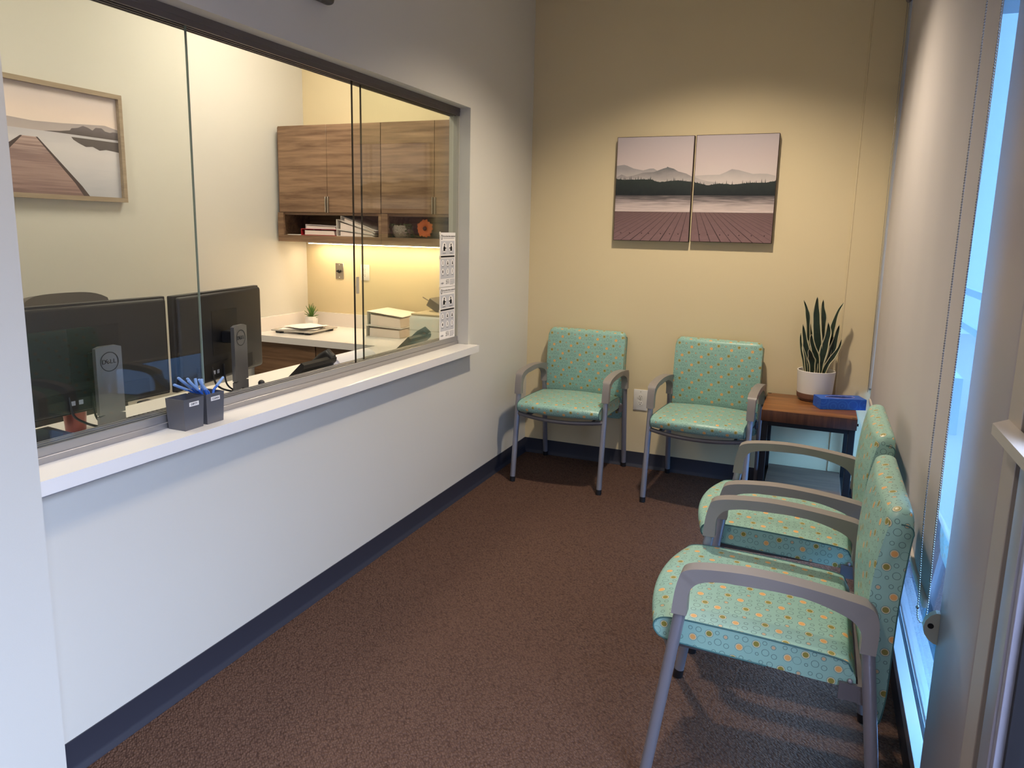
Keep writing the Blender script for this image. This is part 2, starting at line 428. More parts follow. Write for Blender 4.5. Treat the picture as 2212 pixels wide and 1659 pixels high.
part('top_track', ft, mat('track_dark_grey', (104, 98, 96), .45, metal=.4), win)
part('jamb_channel', MB().box(-.100, -.066, -.9375, -.930, .934, 2.15), mat('jamb_channel_grey', (176, 172, 160), .4), win)
def pane(x, y0, y1, em):
    p = part('glass_pane', MB().box(x-.003, x+.003, y0+.0015, y1, .912, 2.164), M_glass, win, smooth=False)
    part('pane_edge', MB().box(x-.0035, x+.0035, y0-.002, y0+.0015, .911, 2.165), em, p, smooth=False)
    return p
pA = pane(-.080, -1.92, -.945, M_edge)
pane(-.100, -1.826, -.945, M_edge)
pC = part('glass_pane', MB().box(-.083, -.077, -3.5, -2.812, .912, 2.164), M_glass, win, smooth=False)
part('pane_edge', MB().box(-.0835, -.0765, -2.812, -2.809, .911, 2.165), M_edge_g, pC, smooth=False)
part('finger_pull', MB().box(-.0765, -.0735, -1.914, -1.892, 1.245, 1.32, .001, 1), mat('clear_acrylic', (196, 182, 156), .2), pA)

# ---------------------------------------------------------------- ledge
led = thing('counter_ledge', 'glossy white counter ledge running under the reception window', 'counter', (0, -2.2, .849))
part('ledge_top', MB().prism([(-.13, -3.5165, .849), (.063, -3.5165, .849), (.063, -.914, .849), (.0005, -.914, .849), (.0005, -.932, .849), (-.13, -.932, .849)], (0, 0, .04)), M_quartz, led, smooth=False)
part('support_strip', MB().box(0.0005, .030, -3.515, -.945, .834, .849), mat('ledge_strip_grey', (170, 172, 182), .5), led, label='grey support strip under the ledge')

# ---------------------------------------------------------------- window_2 storefront with blinds, door_1
w2 = bpy.data.objects.new('window_2', None); COL.objects.link(w2); w2.location = (2.23, -1.35, 0); OFF['window_2'] = Vector(w2.location); w2['kind'] = 'structure'
w2['label'] = 'tall storefront window behind the roller blinds'; w2['category'] = 'window'
sf = MB()
for a, b in ((2.182, 2.217), (2.236, 2.30)):
    sf.box(a, b, -2.675, 0, .10, .142, .001, 1).box(a, b, -1.375, -1.33, .142, 2.95, .001, 1).box(a, b, -.03, 0, .142, 2.95).box(a, b, -2.655, -.03, 2.90, 2.95)
part('window_frame', sf, M_alum_blue, w2)
part('frame_base', MB().box(2.186, 2.30, -2.675, 0, 0, .10).box(2.217, 2.236, -2.675, 0, .10, .136), M_dark, w2, smooth=False)
part('glass_pane', MB().box(2.223, 2.229, -1.33, -.03, .136, 2.90), M_glass_blue, w2, smooth=False)
part('glass_pane', MB().box(2.223, 2.229, -2.675, -1.375, .136, 2.90), M_glass_blue, w2, smooth=False)
d1 = bpy.data.objects.new('door_1', None); COL.objects.link(d1); d1.location = (2.23, -3.7, 0); OFF['door_1'] = Vector(d1.location); d1['kind'] = 'structure'
d1['label'] = 'aluminium framed glass entrance door at the right edge'; d1['category'] = 'door'
M_frame = mat('door_frame_grey', (176, 168, 162), .45, metal=.35)
df = MB().box(2.185, 2.32, -3.168, -3.076, 0, 2.62, .0015, 1).box(2.19, 2.32, -4.42, -4.36, 0, 2.62).box(2.19, 2.32, -5.45, -5.40, 0, 2.62).box(2.19, 2.32, -5.45, -3.168, 2.56, 2.62).box(2.19, 2.32, -5.45, -4.42, 0, .1)
part('door_frame', df, M_frame, d1)
part('door_gasket', MB().box(2.20, 2.30, -3.199, -3.1685, .01, 2.56).box(2.205, 2.24, -3.288, -3.2745, .1, 2.5), M_dark, d1, smooth=False)
ds = MB().box(2.185, 2.29, -3.262, -3.2, .012, 2.55, .003, 2).box(2.190, 2.29, -3.275, -3.262, .1, 2.5, .002, 1).box(2.19, 2.29, -4.35, -4.29, .012, 2.55).box(2.19, 2.29, -4.29, -3.275, .012, .1).box(2.19, 2.29, -4.29, -3.275, 2.46, 2.55)
part('door_stile', ds, mat('door_stile_aluminium', (186, 190, 204), .35, metal=.6), d1)
part('glass_pane', MB().box(2.225, 2.231, -4.29, -3.275, .1, 2.46), M_glass_out, d1, smooth=False)
part('glass_pane', MB().box(2.225, 2.231, -5.40, -4.42, .1, 2.56), M_glass_out, d1, smooth=False)  # unseen second pane, added to bring bluish daylight onto the left wall
hb = MB().prism([(2.15, -3.13, 1.192), (2.186, -3.08, 1.192), (2.186, -4.30, 1.192), (2.15, -4.30, 1.192)], (0, 0, .02))
part('push_bar', hb, mat('push_bar_cream', (196, 190, 184), .35, metal=.3), d1, smooth=False)

# blinds
M_blind = mat('blind_fabric', (194, 188, 186), .75, spec=.2)
M_blind2 = mat('blind_hem', (214, 204, 196), .6)
def blind(name, y0, y1, zb, label, seed, x0=2.165, slit=False):
    t = thing(name, label, 'blind', (2.165, (y0+y1)/2, zb), 'roller blinds on the tall window')
    mb = MB(); ny, nz = 24, 22; g = []
    for i in range(ny+1):
        row = []
        for k in range(nz+1):
            z = zb+.02+(2.88-zb-.02)*k/nz
            yb = y1+(-.0045 if z > 2.28 else .006) if slit else y1
            y = y0+(yb-y0)*i/ny
            x = x0 + .0025*math.sin(7*i/ny*PI+seed)*(1-k/nz*.5) + .002*math.sin(3.1*k/nz*PI+seed)
            row.append(mb.bm.verts.new((x, y, z)))
        g.append(row)
    for i in range(ny):
        for k in range(nz): mb.bm.faces.new((g[i][k], g[i+1][k], g[i+1][k+1], g[i][k+1]))
    solid(mb, .0012)
    part('blind_fabric', mb, M_blind, t, ang=60)
    part('hem_bar', MB().box(x0-.008, x0+.008, y0+.001, y1, zb, zb+.026, .006, 3), M_blind2, t)
    part('roller_tube', MB().cyl((2.165, y0+.002, 2.88), (2.165, y1, 2.88), .022, 20), M_white, t)
    return t
b1 = blind('roller_blind', -1.3165, -.035, .60, 'beige roller blind nearer the back wall corner', .4, 2.1665)
b2 = blind('roller_blind', -2.64, -1.3185, .60, 'beige roller blind beside the grey pier', 1.7, 2.159, True)
M_bead = mat('bead_metal', (176, 172, 172), .25, metal=.9)
def chain(t, pts, r=.0024, sp=.0062):
    pts = catmull(pts, 24); mb = MB(); acc = 0
    for a, b in zip(pts, pts[1:]):
        a, b = Vector(a), Vector(b); L = (b-a).length; s = sp-acc if acc else 0
        while s <= L:
            p = a+(b-a)*(s/L) if L > 0 else a
            bmesh.ops.create_icosphere(mb.bm, subdivisions=1, radius=r, matrix=Matrix.Translation(p)); s += sp
        acc = (L-(s-sp)) % sp
    mb.tube(pts[::3]+[pts[-1]], .0008, 5)
    return part('bead_chain', mb, M_bead, t)
chain(b2, [(2.158, -2.652, 2.87), (2.157, -2.654, 2.2), (2.155, -2.657, 1.4), (2.155, -2.66, .9), (2.159, -2.668, .655), (2.158, -2.672, .60)])
chain(b2, [(2.128, -2.652, 2.87), (2.127, -2.654, 2.2), (2.126, -2.657, 1.4), (2.127, -2.66, .9), (2.136, -2.668, .66), (2.137, -2.672, .61), (2.140, -2.673, .587), (2.148, -2.675, .578), (2.156, -2.676, .583), (2.160, -2.676, .592)])
part('chain_connector', MB().sphere((2.1365, -2.672, .616), .0045, 10), M_bead, b2)
part('side_channel', MB().box(2.150, 2.180, -.032, -.008, .68, 2.93, .002, 1), mat('side_channel_grey', (176, 174, 168), .4), b1)
chain(b1, [(2.142, -.03, 2.9), (2.142, -.03, 1.8), (2.15, -.03, .66)], .0022, .007)
part('chain_cap', MB().sphere((2.148, -.03, 2.80), .016, 12), mat('cap_grey', (120, 112, 110), .4), b1)
ten = thing('chain_tensioner', 'cream plastic half round chain tensioner fixed to the grey pier', 'bracket', (2.185, -2.68, .54))
tm = MB(); prof = [(2.185, .622), (2.176, .621), (2.164, .613), (2.154, .598), (2.150, .580), (2.154, .562), (2.164, .548), (2.176, .540), (2.185, .538)]
tm.prism([(x, -2.700, z) for x, z in prof], (0, .020, 0))
part('tensioner_plate', tm, mat('cream_plastic', (218, 208, 188), .35), ten, ang=25)
part('tensioner_hole', MB().cyl((2.166, -2.7012, .586), (2.166, -2.6985, .586), .0072, 16), M_dark, ten)

# ================================================================ WAITING CHAIRS
def make_chair(label):
    t = thing('waiting_chair', label, 'chair', (0, 0, 0), 'teal waiting room chairs')
    U = -.295
    # seat: swept profile
    prof = [(.50, .428), (.30, .432), (.10, .440), (.03, .446), (.006, .462), (.000, .480), (.008, .497), (.035, .508), (.10, .512), (.25, .510), (.40, .503), (.475, .496), (.497, .482)]
    prof = catmull(prof, 4, True)
    def sweep(prof, W, N, fn):
        mb = MB(); rings = []
        for i in range(N+1):
            s = -1+2*i/N; s = math.sin(s*PI/2)*.25+s*.75
            rings.append([mb.bm.verts.new(fn(s, u, z)) for u, z in prof])
        n = len(prof)
        for a, b in zip(rings, rings[1:]):
            for k in range(n): mb.bm.faces.new((a[k], a[(k+1) % n], b[(k+1) % n], b[k]))
        mb.bm.faces.new(rings[0]); mb.bm.faces.new(rings[-1][::-1])
        return mb, rings
    W = .258
    def fseat(s, u, z):
        bow = -.040*(1-s*s)*max(0, 1-u/.30)
        cr = .012*(1-s*s) if z > .47 else 0
        return (W*s, U+u+bow, z+cr)
    mb, rings = sweep(prof, W, 24, fseat)
    seat = part('seat', mb, M_uph, t, uv=True, ang=50)
    pip = MB()
    for s in (-1, 1):
        pip.tube([fseat(s*1.002, u, z) for u, z in prof[4:-2]], .0022, 6)
    part('piping', pip, mat('teal_piping_dark', (60, 104, 104), .5), seat)
    # backrest
    bp = [(.557, .337), (.566, .331), (.575, .336), (.583, .42), (.585, .55), (.588, .70), (.598, .86), (.601, .885), (.594, .903), (.572, .908), (.552, .900), (.543, .880), (.530, .80), (.522, .70), (.523, .60), (.531, .50), (.544, .41)]
    bp = catmull(bp, 3, True)
    WB = .262; R = .038
    def fback(s, u, z):
        d = (1-abs(s))*WB
        k = (R-math.sqrt(max(0, R*R-(R-d)**2))) if d < R else 0
        tp = max(0, (z-.55)/.358); bt = max(0, (.45-z)/.12)
        z2 = z - k*tp*.9 + k*bt*.5
        crown = -.016*(1-s*s)*max(0, min(1, (.565-u)/.03))
        thin = 1
        return (WB*s, U+u+crown, z2)
    mb, rings = sweep(bp, WB, 36, fback)
    bk = part('backrest', mb, M_uph, t, uv=True, ang=55)
    pip = MB()
    for s in (-1, 1):
        pip.tube([fback(s, u, z) for u, z in bp[3:28]], .0018, 6)
    part('piping', pip, MATS['teal_piping_dark'], bk)
    X = .2785
    for sx in (-X, X):
        lf = part('leg', MB().tube([(sx, U+.002, .028), (sx, U+.075, .56)], .0162, 16), M_leg, t)
        part('foot_cap', MB().tube([(sx, U-.0015, 0), (sx, U+.002, .030)], .0172, 16), M_blkp, lf)
        lr = part('leg', MB().tube([(sx, U+.592, .028), (sx, U+.529, .56)], .0162, 16), M_leg, t)
        part('foot_cap', MB().tube([(sx, U+.595, 0), (sx, U+.592, .030)], .0172, 16), M_blkp, lr)
        A = [(.052, .545), (.0575, .605), (.067, .650), (.078, .670), (.110, .682), (.17, .690), (.25, .6945), (.33, .692), (.41, .685), (.48, .676), (.522, .667), (.543, .645), (.549, .605), (.547, .545)]
        B = [(.092, .545), (.093, .60), (.101, .625), (.118, .642), (.145, .652), (.19, .659), (.25, .662), (.325, .663), (.39, .656), (.445, .642), (.485, .626), (.505, .607), (.512, .585), (.511, .545)]
        A = catmull(A, 3); B = catmull(B, 3)
        mb = MB(); hw = .0205
        mb.strip([(sx-hw, U+u, z) for u, z in A], [(sx-hw, U+u, z) for u, z in B], (2*hw, 0, 0))
        # widen the arm pad on top
        for v in mb.bm.verts:
            u = v.co.y-U
            if v.co.z > .66 and .06 < u < .53: v.co.x = sx+(v.co.x-sx)*1.16
        es = [e for e in mb.bm.edges if len(e.link_faces) == 2 and e.calc_face_angle(0) > 1.0]
        bmesh.ops.bevel(mb.bm, geom=es, offset=.006, segments=3, profile=.5, affect='EDGES')
        part('armrest', mb, M_arm, t, ang=40)
    fr = MB()
    pts = [(-X, U+.058, .425)]+[(X*s, U+.058-.058*(1-s*s), .425-.012*(1-s*s)) for s in [-.8, -.6, -.4, -.2, 0, .2, .4, .6, .8]]+[(X, U+.058, .425)]
    fr.tube(pts, .0125, 8, flat=1.)
    for sx in (-1, 1):
        fr.box(sx*.264-.005, sx*.264+.005, U+.475, U+.535, .395, .440).box(sx*.21-.008, sx*.21+.008, U+.03, U+.53, .408, .428)
    fr.box(-.27, .27, U+.52, U+.54, .392, .432)
    part('seat_frame', fr, M_rail, t)
    sc = MB()
    for sx in (-1, 1): sc.sphere((sx*.262, U+.50, .445), .007, 8)
    part('bracket_bolt', sc, M_leg, t)
    return t
A = make_chair('teal dotted armchair in the corner, leftmost of the four')
A.location = (.4465, -.328, 0)
cB = dup(A, 'teal dotted armchair against the back wall beside the wood side table', 'teal waiting room chairs'); cB.location = (1.283, -.345, 0); cB.rotation_euler = (0, 0, -.051)
cC = dup(A, 'teal dotted armchair under the blind, between the side table and the nearest chair', 'teal waiting room chairs'); cC.location = (1.805, -1.8055, 0); cC.rotation_euler = (0, 0, -PI/2)
cD = dup(A, 'teal dotted armchair in the foreground, nearest to the camera beside the door', 'teal waiting room chairs'); cD.location = (1.786, -2.5365, 0); cD.rotation_euler = (0, 0, -PI/2)

# ================================================================ SIDE TABLE + PLANT + TISSUES
tb = thing('side_table', 'wooden side table with black steel frame in the right corner', 'table', (1.84, -.27, 0))
tt = MB().box(1.600, 2.084, -.515, -.030, .592, .600, .001, 1)
top = part('tabletop', MB().box(1.600, 2.084, -.515, -.030, .536, .599, .002, 2), [M_table_e, M_table], tb)
for p in top.data.polygons:
    if p.normal.z > .9: p.material_index = 1
part('corner_joint', MB().box(1.606, 1.624, -.055, -.034, .5985, .5995).box(2.058, 2.078, -.505, -.485, .5985, .5995), mat('joint_dark', (40, 28, 22), .5), top)
for x, y in ((1.605, -.51), (2.045, -.51), (1.605, -.07), (2.045, -.07)):
    part('leg', MB().box(x, x+.034, y, y+.034, 0, .536, .002, 1), M_blk, tb)
part('steel_frame', MB().box(1.639, 2.045, -.508, -.478, .11, .138).box(1.639, 2.045, -.068, -.038, .11, .138).box(1.607, 1.637, -.476, -.070, .11, .138).box(2.047, 2.077, -.476, -.070, .11, .138).box(1.639, 2.045, -.508, -.478, .512, .536).box(1.607, 1.637, -.476, -.07, .512, .536).box(2.047, 2.077, -.476, -.07, .512, .536), M_blk, tb, smooth=False)
part('shelf', MB().box(1.641, 2.043, -.500, -.045, .138, .158, .002, 1), M_shelfw, tb)
part('corner_bolt', MB().cyl((2.083, -.50, .565), (2.091, -.50, .565), .007, 10), M_blk, tb)

pl = thing('potted_snake_plant', 'snake plant with white edged leaves in a white pot on the side table', 'plant', (1.863, -.116, .6))
PC = (1.863, -.116, .6)
pot = part('pot', MB().lathe([(.082, .012), (.094, .016), (.096, .030), (.1045, .172), (.105, .176), (.1025, .178), (.0985, .176), (.0955, .152)], PC, 48, cap=False), [M_whitepot, mat('pot_band_brown', (122, 88, 72), .6)], pl)
for p in pot.data.polygons:
    if p.center.z < .040: p.material_index = 1
pot.data.update()
part('pot_base', MB().lathe([(.0, .0), (.080, .0), (.080, .013), (.0, .013)], PC, 40), MATS['pot_band_brown'], pl)
bandp = part('pot_band', MB().lathe([(.0950, .016), (.0972, .022), (.0990, .046), (.0984, .0465), (.09, .03)], PC, 48, cap=False), MATS['pot_band_brown'], pl)
def soil():
    m = mat('potting_soil', (52, 40, 28), .95); nt, b = NT(m)
    n = node(nt, 'ShaderNodeTexNoise', i_Scale=160., i_Detail=3.); nt.links.new(geo_pos(nt), n.inputs['Vector'])
    nt.links.new(mixrgb(nt, n.outputs[0], lin(30, 24, 18), lin(92, 80, 44)), b.inputs['Base Color']); bump(nt, b, n.outputs[0], .8, .006)
    return m
part('soil', MB().lathe([(.0, .130), (.0, .160), (.05, .161), (.0965, .155), (.0955, .130)], PC, 32), soil(), pl, ang=20)
M_leafg = mat('snake_leaf_green', (30, 44, 34), .45)
def leaf_mottle():
    nt, b = NT(M_leafg); n = node(nt, 'ShaderNodeTexNoise', i_Scale=60., i_Detail=3.); nt.links.new(geo_pos(nt), n.inputs['Vector'])
    nt.links.new(mixrgb(nt, n.outputs[0], lin(22, 34, 28), lin(44, 62, 46)), b.inputs['Base Color'])
leaf_mottle()
M_leafe = mat('snake_leaf_margin', (214, 206, 170), .5)
def snake_leaf(pts, w, dy, tw=0., tip=.72):
    """pts (x,z) tip->base on a vertical sheet; dy = depth offset base->tip"""
    P = catmull([(1.833+(x-1.833)*1.0375, 1.541-(1.541-z)*1.0375) for x, z in pts[::-1]], 6); w *= 1.36
    mb = MB(); N = len(P); rows = []
    for i, (x, z) in enumerate(P):
        t = i/(N-1)
        ww = w*(.55+.9*t if t < .5 else 1.0)*min(1, ((1-t)/(1-.5))**tip if t > .5 else 1)
        ww = max(ww, .0008)
        ww *= 1+.10*math.sin(t*17+w*300)
        a = tw+.35*math.sin(t*4+w*90)
        y = PC[1]+dy*(0.25+.75*t)
        row = []
        for c, k in ((-1, 0), (-.74, .004), (0, .008), (.74, .004), (1, 0)):
            row.append(mb.bm.verts.new((x+c*ww*math.cos(a), y+c*ww*math.sin(a)+k, z)))
        rows.append(row)
    for a, b in zip(rows, rows[1:]):
        for k in range(4):
            f = mb.bm.faces.new((a[k], a[k+1], b[k+1], b[k])); f.material_index = 0 if k in (1, 2) else 1
    solid(mb, .0022)
    part('leaf', mb, [M_leafg, M_leafe], pl, ang=70)
LV = [([(1.832, 1.213), (1.834, 1.14), (1.842, 1.052), (1.859, .921), (1.870, .772)], .021, -.01, 0.),
      ([(1.864, 1.196), (1.865, 1.159), (1.875, 1.098), (1.879, .989), (1.880, .772)], .012, .02, .3),
      ([(1.764, 1.188), (1.781, 1.145), (1.793, 1.093), (1.804, .983), (1.824, .772)], .011, .02, .5),
      ([(1.966, 1.186), (1.944, 1.138), (1.926, 1.058), (1.921, .97), (1.902, .772)], .013, .01, -.5),
      ([(1.771, 1.056), (1.783, .995), (1.797, .925), (1.808, .85), (1.820, .772)], .015, -.02, .1),
      ([(1.763, 1.003), (1.768, .949), (1.787, .879), (1.799, .827), (1.810, .772)], .011, -.005, -.2),
      ([(1.819, 1.007), (1.825, .963), (1.847, .898), (1.862, .833), (1.866, .772)], .016, -.035, 0.),
      ([(1.815, .926), (1.825, .892), (1.835, .848), (1.844, .772)], .0165, -.060, 0.),
      ([(1.90, 1.076), (1.905, 1.022), (1.893, .946), (1.883, .857), (1.878, .772)], .018, -.03, -.1),
      ([(1.956, 1.065), (1.949, 1.016), (1.936, .936), (1.915, .86), (1.898, .772)], .014, -.01, .2),
      ([(1.973, .988), (1.964, .943), (1.935, .883), (1.912, .837), (1.895, .772)], .012, -.055, -.35),
      ([(1.804, 1.067), (1.809, 1.024), (1.821, .94), (1.838, .772)], .012, .03, .2),
      ([(1.905, 1.02), (1.908, .95), (1.90, .87), (1.89, .772)], .012, .02, .1)]
for a in LV: snake_leaf(*a)

tis = thing('tissue_box', 'flat blue tissue box with an oval opening on the side table', 'tissue box', (1.9965, -.2665, .6))
def tissue():
    m = mat('tissue_box_blue', (36, 96, 196), .45); nt, b = NT(m)
    tc = node(nt, 'ShaderNodeTexCoord'); v = node(nt, 'ShaderNodeTexVoronoi', i_Scale=17.); nt.links.new(tc.outputs['Object'], v.inputs['Vector'])
    s = math_n(nt, 'SINE', math_n(nt, 'MULTIPLY', v.outputs['Distance'], 26.))
    f = math_n(nt, 'MULTIPLY', math_n(nt, 'GREATER_THAN', s, .55), .35)
    nt.links.new(mixrgb(nt, f, lin(30, 90, 196), lin(60, 132, 224)), b.inputs['Base Color'])
    return m
M_tis = tissue()
R = Matrix.Rotation(.045, 3, 'Z')
tm = MB(); ox, oy, oa, ob, n = 1.9965, -.2665, .078, .027, 28
hx, hy = .1255, .055
def tl(x, y, z):
    c, s = math.cos(.354), math.sin(.354)
    return (ox+x*c-y*s, oy+x*s+y*c, z)
outer = []; inner = []
for k in range(n):
    a = 2*PI*k/n; cx, sy = math.cos(a), math.sin(a)
    sc = 1/max(abs(cx)/hx, abs(sy)/hy); outer.append((cx*sc, sy*sc)); inner.append((oa*cx, ob*sy))
# snap outline corners
for q in ((hx, hy), (-hx, hy), (-hx, -hy), (hx, -hy)):
    i = min(range(n), key=lambda j: (outer[j][0]-q[0])**2+(outer[j][1]-q[1])**2); outer[i] = q
vo = [tm.bm.verts.new(tl(x, y, .660)) for x, y in outer]; vi = [tm.bm.verts.new(tl(x, y, .660)) for x, y in inner]
vb = [tm.bm.verts.new(tl(x, y, .6004)) for x, y in outer]; vd = [tm.bm.verts.new(tl(x, y, .635)) for x, y in inner]
for k in range(n):
    j = (k+1) % n
    tm.bm.faces.new((vo[k], vo[j], vi[j], vi[k])); tm.bm.faces.new((vb[k], vb[j], vo[j], vo[k])); tm.bm.faces.new((vi[k], vi[j], vd[j], vd[k]))
tm.bm.faces.new(vb[::-1]); tm.bm.faces.new(vd)
tbx = part('carton', tm, M_tis, tis, smooth=False)
rim = MB().tube([tl(x*1.03, y*1.06, .6605) for x, y in inner]+[tl(inner[0][0]*1.03, inner[0][1]*1.06, .6605)], .0012, 6)
part('opening_rim', rim, mat('rim_lilac', (186, 170, 224), .5), tis)
part('opening_film', MB().lathe([(0, 0), (1, 0), (1, .001), (0, .001)], (0, 0, 0), 28).xform(Matrix.Translation((ox, oy, .652)) @ Matrix.Rotation(.354, 4, 'Z') @ Matrix.Diagonal((oa*.985, ob*.985, 1, 1))), mat('film_dark_red', (70, 34, 40), .4), tis)

# ================================================================ CANVAS DIPTYCH + DOCK PICTURE
def grad_z(name, stops, z0, z1, axis='Z', noise=0., nscale=(3, 3, 40), rough=.6):
    m = mat(name, (128, 128, 128), rough, spec=.3); nt, b = NT(m)
    sx = node(nt, 'ShaderNodeSeparateXYZ'); gp = geo_pos(nt); nt.links.new(gp, sx.inputs[0])
    t = math_n(nt, 'DIVIDE', math_n(nt, 'SUBTRACT', sx.outputs[axis], z0), z1-z0, clamp=True)
    if noise:
        mp = node(nt, 'ShaderNodeMapping'); mp.inputs['Scale'].default_value = nscale; nt.links.new(gp, mp.inputs[0])
        n = node(nt, 'ShaderNodeTexNoise', i_Scale=1., i_Detail=4.); nt.links.new(mp.outputs[0], n.inputs['Vector'])
        t = math_n(nt, 'ADD', t, math_n(nt, 'MULTIPLY', math_n(nt, 'SUBTRACT', n.outputs[0], .5), noise), clamp=True)
    r = node(nt, 'ShaderNodeValToRGB'); e = r.color_ramp.elements
    while len(e) < len(stops): e.new(.5)
    for k, (p, c) in enumerate(stops): e[k].position = p; e[k].color = lin(*c)
    nt.links.new(t, r.inputs[0]); nt.links.new(r.outputs[0], b.inputs['Base Color'])
    return m
P_sky = grad_z('print_sky', [(0, (206, 194, 190)), (.5, (196, 182, 182)), (1, (184, 174, 178))], 1.86, 2.13, noise=.25, nscale=(5, 5, 9))
P_far = grad_z('print_mountain_far', [(0, (196, 186, 182)), (1, (150, 146, 148))], 1.86, 1.94, noise=.5, nscale=(14, 14, 18))
P_mid = grad_z('print_mountain_near', [(0, (176, 168, 166)), (1, (84, 88, 94))], 1.86, 1.95, noise=.6, nscale=(12, 12, 20))
P_tree = grad_z('print_trees', [(0, (28, 32, 38)), (1, (46, 54, 52))], 1.76, 1.87, noise=.6, nscale=(30, 30, 30))
P_water = grad_z('print_water', [(0, (206, 190, 186)), (.35, (178, 164, 162)), (.7, (96, 90, 92)), (1, (44, 44, 48))], 1.675, 1.80, noise=.75, nscale=(9, 9, 150))
P_deck = grad_z('print_deck', [(0, (132, 104, 106)), (.5, (122, 96, 98)), (1, (116, 92, 92))], 1.49, 1.68, noise=.8, nscale=(30, 30, 60))
P_line = mat('print_deck_gap', (52, 36, 38), .7)
P_edge = mat('canvas_edge_dark', (58, 40, 34), .6)
def tree_line(x0, x1, pts, seed, step=.0045, amp=.014):
    rnd = random.Random(seed); out = []; x = x0
    def base(x):
        for a, b in zip(pts, pts[1:]):
            if a[0] <= x <= b[0]: return a[1]+(b[1]-a[1])*(x-a[0])/(b[0]-a[0])
        return pts[-1][1] if x > pts[-1][0] else pts[0][1]
    while x < x1:
        out.append((x, base(x)-.002+rnd.random()*.003)); h = rnd.random()**2.2*amp*1.7
        if rnd.random() < .8 and x+step*.6 < x1: out.append((x+step*.5, base(x)+h)); out.append((x+step, base(x)-.001))
        x += step*(1+rnd.random())
    out.append((x1, base(x1)))
    return out
def canvas(x0, x1, zt, zb, skyline, treepts, near, label, vx, seed):
    t = thing('canvas_print', label, 'picture', ((x0+x1)/2, 0, zb), 'pair of lake and deck canvas prints')
    part('canvas_frame', MB().box(x0, x1, -.038, -.001, zb, zt, .0015, 1), P_edge, t)
    m = .003; X0, X1, Z0, Z1 = x0+m, x1-m, zb+m, zt-m
    mb = MB(); y = -.0385
    def layer(pts, mi, dy):
        mb.mi = mi; mb.prism([(x, y-dy, z) for x, z in pts], (0, .0004, 0))
    layer([(X0, Z0), (X1, Z0), (X1, Z1), (X0, Z1)], 0, .0)
    far, mid = skyline
    if far: layer([(X0, 1.84)]+[(min(max(x, X0), X1), z) for x, z in far]+[(X1, 1.84)], 1, .0004)
    if mid: layer([(X0, 1.84)]+[(min(max(x, X0), X1), z) for x, z in mid]+[(min(X1, mid[-1][0]), 1.84)], 2, .0008)
    layer([(X0, 1.675), (X1, 1.675), (X1, 1.79), (X0, 1.79)], 4, .0010)
    layer([(X0, 1.775)]+tree_line(X0, X1, treepts, seed)+[(X1, 1.775)], 3, .0014)
    layer([(X0, Z0), (X1, Z0), (X1, 1.674), (X0, 1.674)], 5, .0014)
    # plank gaps converge towards a point above the deck
    mb.mi = 6; zc = 1.80
    for k in range(-26, 27):
        xb = vx+k*.062
        def at(z): return vx+(xb-vx)*(zc-z)/(zc-Z0)
        zt_, zb_ = 1.6735, Z0
        xa, xe = at(zt_), at(zb_)
        # clip to the canvas
        def clipz(xlim):
            return zc-(xlim-vx)/(xb-vx)*(zc-Z0) if abs(xb-vx) > 1e-6 else Z0
        if xa < X0+.002 or xa > X1-.004: continue
        if xe < X0: zb_ = clipz(X0); xe = X0
        if xe > X1: zb_ = clipz(X1); xe = X1
        w = .0042 if k % 3 else .006
        mb.prism([(xa-.0008, y-.0018, zt_), (xa+.0008, y-.0018, zt_), (min(xe+w/2, X1), y-.0018, zb_), (max(xe-w/2, X0), y-.0018, zb_)], (0, .0004, 0))
    for k in range(7):
        xx = X0+.05+(X1-X0-.1)*k/6+random.uniform(-.015, .015)
        mb.prism([(xx+.004*math.cos(a), y-.0018, 1.541+.003*math.sin(a)) for a in [j*PI/4 for j in range(8)]], (0, .0004, 0))
    mb.mi = 0
    part('lake_print', mb, [P_sky, P_far, P_mid, P_tree, P_water, P_deck, P_line], t, smooth=False)
farL = [(.589, 1.955), (.639, 1.961), (.66, 1.955), (.70, 1.938), (.761, 1.926), (.80, 1.936), (.826, 1.937), (.86, 1.918), (.95, 1.90), (1.063, 1.882)]
midL = [(.589, 1.885), (.625, 1.902), (.66, 1.888), (.70, 1.895), (.76, 1.912), (.83, 1.916), (.886, 1.936), (.906, 1.941), (.912, 1.947), (.918, 1.943), (.951, 1.934), (.979, 1.918), (1.028, 1.905), (1.064, 1.887)]
canvas(.589, 1.066, 2.129, 1.493, (farL, midL), [(.58, 1.876), (.641, 1.870), (.752, 1.872), (.813, 1.871), (.86, 1.855), (.977, 1.866), (1.07, 1.855)], None, 'left canvas of the lake pair, with the dark peaked mountain', 1.072, 3)
farR = [(1.081, 1.892), (1.154, 1.896), (1.226, 1.897), (1.262, 1.912), (1.296, 1.929), (1.336, 1.923), (1.418, 1.900), (1.457, 1.902), (1.50, 1.90), (1.545, 1.889)]
midR = [(1.081, 1.882), (1.12, 1.868), (1.16, 1.858), (1.22, 1.852)]
canvas(1.077, 1.552, 2.130, 1.497, (farR, midR), [(1.07, 1.856), (1.158, 1.836), (1.224, 1.846), (1.312, 1.840), (1.401, 1.850), (1.491, 1.850), (1.56, 1.862)], None, 'right canvas of the lake pair, with the pale hazy mountain', 1.072, 9)

